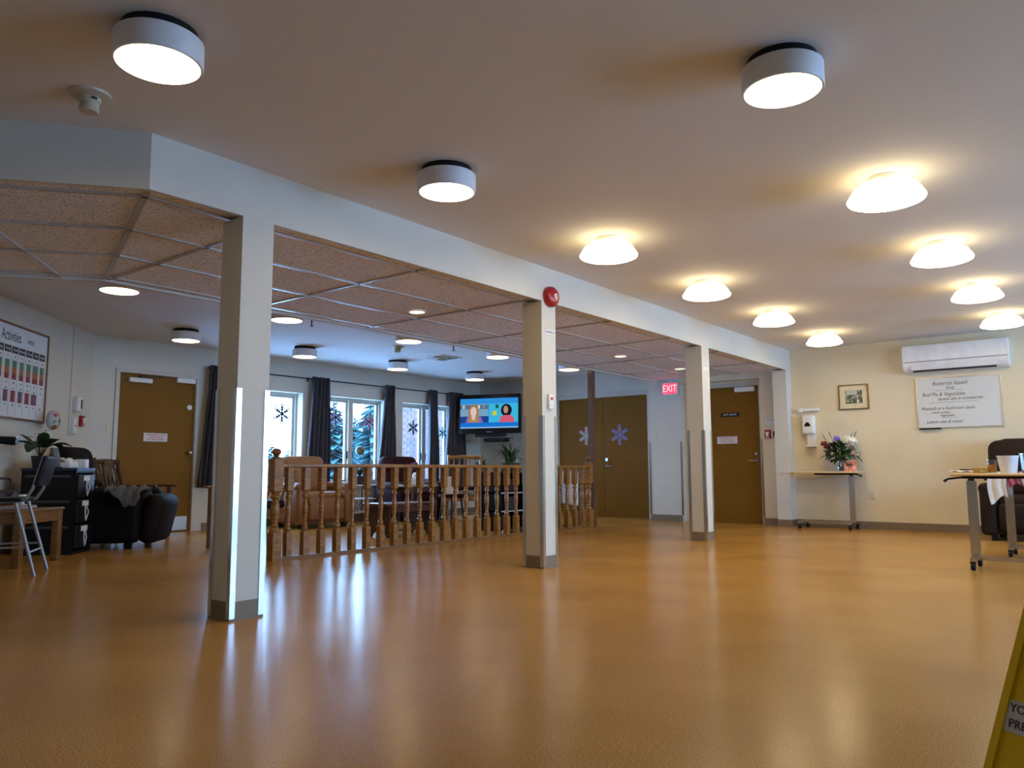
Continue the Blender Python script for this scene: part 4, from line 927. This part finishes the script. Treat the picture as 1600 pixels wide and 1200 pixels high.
# ------------------------------------------------------------------ overbed tables
def overbed(label, loc, phi=0, L=.90, D=.40, ht=.755, side=1):
    t = thing('overbed_table', label, 'overbed table', loc, phi)
    B().rbox(0, 0, ht-.011, L, D, .022, .010).build('tabletop', M_maple, t)
    px = side*(L/2-.12)
    B().rbox(px-side*.20, 0, ht-.033, .52, .16, .022, .006).build('support_plate', M_black, t)
    B().tube([(px+side*.03, -.10, ht-.03), (px+side*.14, -.16, ht-.045), (px+side*.17, -.165, ht-.065)], [.008, .008, .013], 8).build('height_lever', M_black, t)
    B().box(px-.034, px+.034, -.024, .024, .10, ht-.06).build('pedestal', M_chrome, t)
    B().box(px-.022, px+.022, -.016, .016, ht-.06, ht-.04).build('inner_post', M_dark, t)
    B().box(-L/2+.12, L/2-.12, -.022, .022, .065, .10).build('base_rail', M_chrome, t)
    for s in (-1, 1):
        e_ = s*(L/2-.12); q = B().box(e_-.02, e_+.02, -.19, .19, .068, .098).build('cross_rail', M_chrome, t)
        for k in (-1, 1):
            B().lathe([(0, -.016), (.026, -.016), (.031, -.008), (.031, .008), (.026, .016), (0, .016)], 18, M=Matrix.Translation((e_, k*.17, .031)) @ Matrix.Rotation(R(90), 4, 'Y')).box(e_-.02, e_+.02, k*.17-.012, k*.17+.02, .05, .07).build('caster', M_black, t)
    return t
overbed('overbed table with flowers against the cream wall', (-3.30, 11.05, 0), 0, .89, .40, .765)
overbed('overbed table crowded with cups at the right edge', (-.72, 7.32, 0), 0, .90, .40, .755, -1)
overbed('second overbed table standing behind the cup-laden one', (-.60, 8.55, 0), 0, .90, .40, .755, -1)
recliner('recliner', 'dark brown recliner beside the whiteboard at the right edge', (-.90, 10.62, 0), 0, M_choc, 1.0, .98, 1.13, .60)
bk = [c for c in bpy.data.objects if c.name.startswith('recliner') and c.type == 'EMPTY'][-1]
B().rbox(0, .36, .90, .96, .26, .46, .11, 4, (R(-8), 0, 0)).build('back_pillow', M_choc, bk)

# flowers
fl = thing('flower_vase', 'glass vase of mixed flowers on the wall-side overbed table', 'flowers', (-3.10, 11.05, .765), 0)
B().lathe([(0, 0), (.05, 0), (.052, .02), (.05, .10), (.042, .12), (.05, .16), (.046, .16), (.038, .12), (.046, .10), (.046, .01), (0, .01)], 24).build('vase', M_clear, fl)
B().lathe([(0, .012), (.044, .012), (.044, .085), (0, .085)], 20).build('water', glass('murky_water', (.55, .55, .35), .05), fl)
for k in range(16):
    a = random.uniform(0, 6.28); r_ = random.uniform(.06, .20); z = random.uniform(.24, .42)
    B().tube([(.01*math.cos(a), .01*math.sin(a), .02), (.02*math.cos(a), .02*math.sin(a), .15), (r_*math.cos(a), .6*r_*math.sin(a), z)], .003, 5).build('stem', M_stem, fl)
for k in range(110):
    a = random.uniform(0, 6.28); rr = random.uniform(.0, .15); z = random.uniform(.16, .40)
    b = B(); leaf(b, (rr*math.cos(a)*1.1, rr*.6*math.sin(a), z), a+random.uniform(-.6, .6), random.uniform(.08, .14), random.uniform(.020, .040), random.uniform(-.05, .12), random.uniform(.0, .10), 5)
    b.build('leaf', M_leaf if k % 2 else M_leaf2, fl)
for sgn, x, z in ((-1, -.20, .50), (-1, -.11, .53), (1, .19, .52), (1, .13, .50), (1, .24, .24)):
    b = B(); leaf(b, (x*.9, 0, z-.10), 0 if sgn > 0 else math.pi, .05, .02, .12, .0, 5); b.tube([(x*.4, 0, .25), (x*.9, 0, z-.09)], .003, 5); b.build('leaf_sprig', M_leaf2, fl)
def bloom(x, y, z, r, m, n=14, nm='bloom'):
    b = B(); random.seed(int(1000*(x+z)))
    b.ball((x, y, z), r*.55, n=10)
    for k in range(n):
        a = random.uniform(0, 6.28); ph = random.uniform(-.4, 1.2)
        v = Vector((math.cos(a)*math.cos(ph), math.sin(a)*math.cos(ph), math.sin(ph)))*r*.62
        b.ball((x+v.x, y+v.y, z+v.z), r*.36, (1, 1, .8), 8)
    return b.build(nm, m, fl)
part_label(bloom(.15, -.03, .39, .085, mat('white_petal', (.78, .78, .66), .7), 26), 'large white bloom')
part_label(bloom(.11, -.04, .44, .05, MATS['white_petal']), 'white bloom')
part_label(bloom(-.03, -.05, .43, .055, mat('violet_petal', (.20, .10, .55), .6)), 'violet bloom')
part_label(bloom(-.20, -.02, .37, .050, mat('maroon_petal', (.16, .012, .018), .6)), 'dark red bloom'); bloom(-.16, -.04, .33, .045, MATS['maroon_petal'])
part_label(bloom(.165, -.07, .235, .032, mat('pink_petal', (.66, .28, .24), .6)), 'pink bud'); bloom(-.12, -.02, .44, .022, MATS['white_petal'], 10)
t = thing('gift_bag', 'small pink and orange printed bag right of the vase', 'bag', (-2.97, 11.02, .765), 0)
pk = mat('coral_print', (.72, .26, .16), .5, noise=(14, .5))
sideprism(B(), [(-.055, 0), (.055, 0), (.03, .145), (-.02, .145)], -.075, .08).build('bag', pk, t)
B().ball((.055, -.055, .035), .035, (1, .6, 1), 12).ball((-.045, -.052, .05), .028, (1, .5, 1), 12).build('print_spot', mat('pink_print', (.75, .36, .34), .6), t)
B().tube([(-.05, -.055, .06), (0, -.054, .095), (.04, -.05, .085)], .008, 6).build('dark_print_line', M_ink, t)

# things on the right-hand table
zt = .755
def cup(label, x, y, z, r0, r1, h_, m, liquid=None, wall=.002):
    t = thing('plastic_cup', label, 'cup', (x, y, z)); 
    B().lathe([(0, 0), (r0, 0), (r1, h_), (r1+.004, h_), (r1+.004, h_-.005), (r1-wall, h_-.005), (r0-wall, .004), (0, .004)], 28).build('cup_wall', m, t)
    if liquid: k = .62; B().lathe([(0, .005), (r0-.003, .005), (r0+(r1-r0)*k-.003, h_*k), (0, h_*k)], 24).build('liquid', liquid, t)
    return t
jm = mat('orange_juice', (.80, .36, .015), .4)
cup('clear cup of orange juice on the right-hand table', -.885, 7.22, zt, .030, .040, .105, M_clear, jm)
cup('large white plastic tub on the right-hand table', -.775, 7.20, zt, .055, .074, .135, mat('translucent_white', (.78, .80, .82), .35))
cup('empty clear cup behind the white tub', -.66, 7.28, zt, .038, .050, .155, M_clear)
cup('clear cup of juice at the very right edge', -.585, 7.20, zt, .034, .046, .15, M_clear, jm)
o = B().rbox(0, 0, .022, .10, .08, .044, .004).build('honey_box', mat('ochre_card', (.42, .25, .04), .5), None, (-.965, 7.20, zt), (0, 0, .1)); tag(o, 'small ochre box beside the orange juice', 'box')
o = B().rbox(0, 0, .012, .16, .12, .024, .004).build('red_book', M_red, None, (-.61, 7.17+.16, zt), (0, 0, -.1)); tag(o, 'red booklet between the cups at the right edge', 'booklet')
o = B().sheet(lambda u, v: (-.09+.18*u, -.05+.10*v, .012+.018*math.sin(u*6+v*3)**2), 14, 8).build('dark_scarf', mat('dark_purple_cloth', (.05, .02, .05), .85), None, (-1.04, 7.36, zt), recalc=False); solid(o, .008); tag(o, 'dark purple scarf on the left end of the cup table', 'scarf')
o = B().sheet(lambda u, v: (-.12+.24*u, -.06+.12*v, .010+.010*math.sin(u*9+v*5)**2), 14, 8).build('napkin', M_cloth, None, (-1.06, 7.22, zt), recalc=False); solid(o, .004); tag(o, 'crumpled pale napkin at the left end of the cup table', 'napkin')
def hang(name, label, x, y, w, l, m, seed):
    random.seed(seed); k1, k2 = random.uniform(5, 9), random.uniform(0, 3)
    def fn(u, v):
        yy = y-.205-.012+.0*v if v > .25 else y-.205-.012+(.25-v)*.6
        return (x+w*(u-.5)*(1-.15*v)+.012*math.sin(v*5+k2), yy-.018*abs(math.sin(u*k1+k2))*min(1, v*2), zt+.008 if v < .25 else zt+.008-(v-.25)*l*(1+.16*math.sin(u*4+k2)))
    o = B().sheet(fn, 20, 24).build(name, m, recalc=False); solid(o, .004); return tag(o, label, 'cloth')
hang('white_bib', 'white cloth bib hanging right of the chrome pedestal', -.985, 8.55, .16, .34, M_cloth, 3)
hang('purple_bib', 'purple and coral patterned cloth hanging behind the cup table', -.86, 8.55, .12, .17, mat('coral_violet_cloth', (.42, .10, .16), .85, noise=(9, .9)), 5)
hang('white_bag', 'crumpled white plastic bag hanging at the right edge', -.66, 8.55, .30, .26, mat('white_film', (.66, .66, .64), .4, bump=(14, .6, .03)), 8)

# ------------------------------------------------------------------ wet floor sign
t = thing('wet_floor_sign', 'yellow folding caution sign at the lower right edge', 'floor sign', (.046, 1.620, 0), -31.7)
ym = mat('yellow_plastic', (.92, .64, .014), .4, spec=.2, noise=(4, .05))
def panel(sy):
    # tapered leaf leaning towards the fold at the top
    Mp = Matrix.Translation((0, sy*.17, 0)) @ Matrix.Rotation(R(-sy*(-14)), 4, 'X')
    b = B(); b.prism([(-.315, 0), (.315, 0), (.21, .66), (-.21, .66)], -.008, .008, Mp)
    return b.build('leaf', ym, t), Mp
pf, Mf = panel(-1); pb, Mb = panel(1)
def onP(o): o.matrix_local = Mf @ o.matrix_local; return o
for q in (-1, 1): B().prism([(q*.315, 0), (q*.300, 0), (q*.198, .655), (q*.213, .655)], -.014, -.006, Mf).build('raised_edge', ym, t)
o = text('caution_lettering', 'CAUTION', .095, mat('dark_red_print', (.30, .015, .012), .6), t, (.010, -.0088, .455), sx=.86); bpy.context.view_layer.update(); o.matrix_local = Mf @ o.matrix_local
st = B().box(-.246, .246, -.0105, -.008, .335, .390, Mf).build('sticker', M_paper, t)
for k, (tx, z) in enumerate((('YOUR COOPERATION HELPS', .376), ('PREVENT ACCIDENTS', .350))):
    o = text('sticker_lettering', tx, .021, M_ink, st, (-.238, -.0112, z), 'LEFT'); bpy.context.view_layer.update(); o.matrix_local = Mf @ o.matrix_local
B().cyl((-.15, 0, .63), (.15, 0, .63), .012, n=10).build('hinge', ym, t)

# ------------------------------------------------------------------ outdoors
o = B().hprism([(-60, -30), (-10.36, -30), (-10.36, 60), (-60, 60)], -.40, -.30).build('snow_ground', M_snow); tag(o, 'snowy ground outside the lounge windows', 'ground', kind='structure')
sprm = mat('spruce_needles', (.030, .075, .078), .8, spec=.1, noise=(3, .4))
trunkm = mat('spruce_bark', (.06, .04, .03), .9)
def spruce(x, y, hgt, rad, label, seed):
    random.seed(seed); t = thing('spruce_tree', label, 'tree', (x, y, -.3), group='spruce trees outside the windows')
    B().cyl((0, 0, 0), (0, 0, hgt*.97), rad*.07, .01, 8).build('trunk', trunkm, t)
    b = B(); tiers = int(hgt*13)
    for i in range(tiers):
        u = i/tiers; z = hgt*(.05+.94*u); r_ = rad*(1-u)**.9+.03; n = max(7, int(22*(1-u)+7))
        for k in range(n):
            a = 2*math.pi*k/n+random.uniform(-.25, .25)+i; z = hgt*(.05+.94*u)+random.uniform(-.09, .09); l = r_*random.uniform(.6, 1.15); c, s = math.cos(a), math.sin(a); w_ = .20*l+.04
            pts = [(0, 0, z), (c*l*.5-s*w_, s*l*.5+c*w_, z-.06*l), (c*l, s*l, z-.28*l), (c*l*.5+s*w_, s*l*.5-c*w_, z-.06*l), (c*l*.5, s*l*.5, z-.20*l)]
            v = [b.bm.verts.new(p_) for p_ in pts]
            for f_ in ((0, 1, 4), (1, 2, 4), (2, 3, 4), (3, 0, 4), (0, 3, 2, 1)): b.bm.faces.new([v[q_] for q_ in f_])
    o = b.build('foliage', sprm, t, flat=True); o['kind'] = 'stuff'
spruce(-17.6, 14.2, 3.3, 1.45, 'spruce with its tip centred in the left pane of the middle window', 1)
spruce(-24.0, 20.4, 3.45, 1.5, 'shorter spruce left of the bright gap in the middle window', 2)
spruce(-20.0, 18.3, 6.0, 1.6, 'tall spruce filling the right side of the middle window', 3)
spruce(-22.0, 15.05, 1.9, .8, 'small pale spruce low in the first window', 4)
spruce(-27.0, 22.6, 2.9, 1.2, 'distant spruce behind the others in the middle window', 5)
for k, (x, y, h_, r_) in enumerate(((-30, 20.8, 2.5, 1.2), (-33, 24.2, 3.0, 1.3), (-31, 27.2, 3.6, 1.4), (-32, 31.0, 3.8, 1.5))): spruce(x, y, h_, r_, 'far spruce on the horizon, %s from the left' % ('first', 'second', 'third', 'fourth')[k], 20+k)
# unseen eave over the lounge windows, added to shade the brick wing
o = B().box(-11.3, -10.33, 3.0, 12.15, 2.62, 2.80).build('shade_eave', M_trim); tag(o, 'unseen eave added above the lounge windows to shade the bricks', 'eave', kind='structure')
# brick wing
wing = thing('brick_wing', 'red brick wing of the building beyond the last window', 'building', (0, 12.15, 0))
B().box(-13.3, -10.36, .012, .35, -.35, 4.2).build('mortar_backing', M_mortar, wing)
bw, bh, gp = .205, .060, .012
bme = [B().box(0, bw, -.0, .014, 0, bh).mesh('brick', M_brick, flat=True), B().box(0, bw, -.004, .014, 0, bh).mesh('brick', mat('red_brick_dark', (.050, .027, .030), .85, noise=(9, .35), bump=(60, .3)), flat=True)]
bmr = B(); cnt = 0
for i in range(62):
    z = -.34+i*(bh+gp); offx = (i % 2)*(bw+gp)/2
    for j in range(14):
        x = -13.28+offx+j*(bw+gp)
        if x+bw > -10.38: continue
        if .55 < z < 2.35 and x > -12.75 and cnt < 298:
            put('brick', bme[random.random() < .35], wing, (x, 0, z)); cnt += 1
        else: bmr.box(x, x+bw, 0, .014, z, z+bh)
o = bmr.build('brick_field', M_brick, wing, flat=True); o['kind'] = 'stuff'
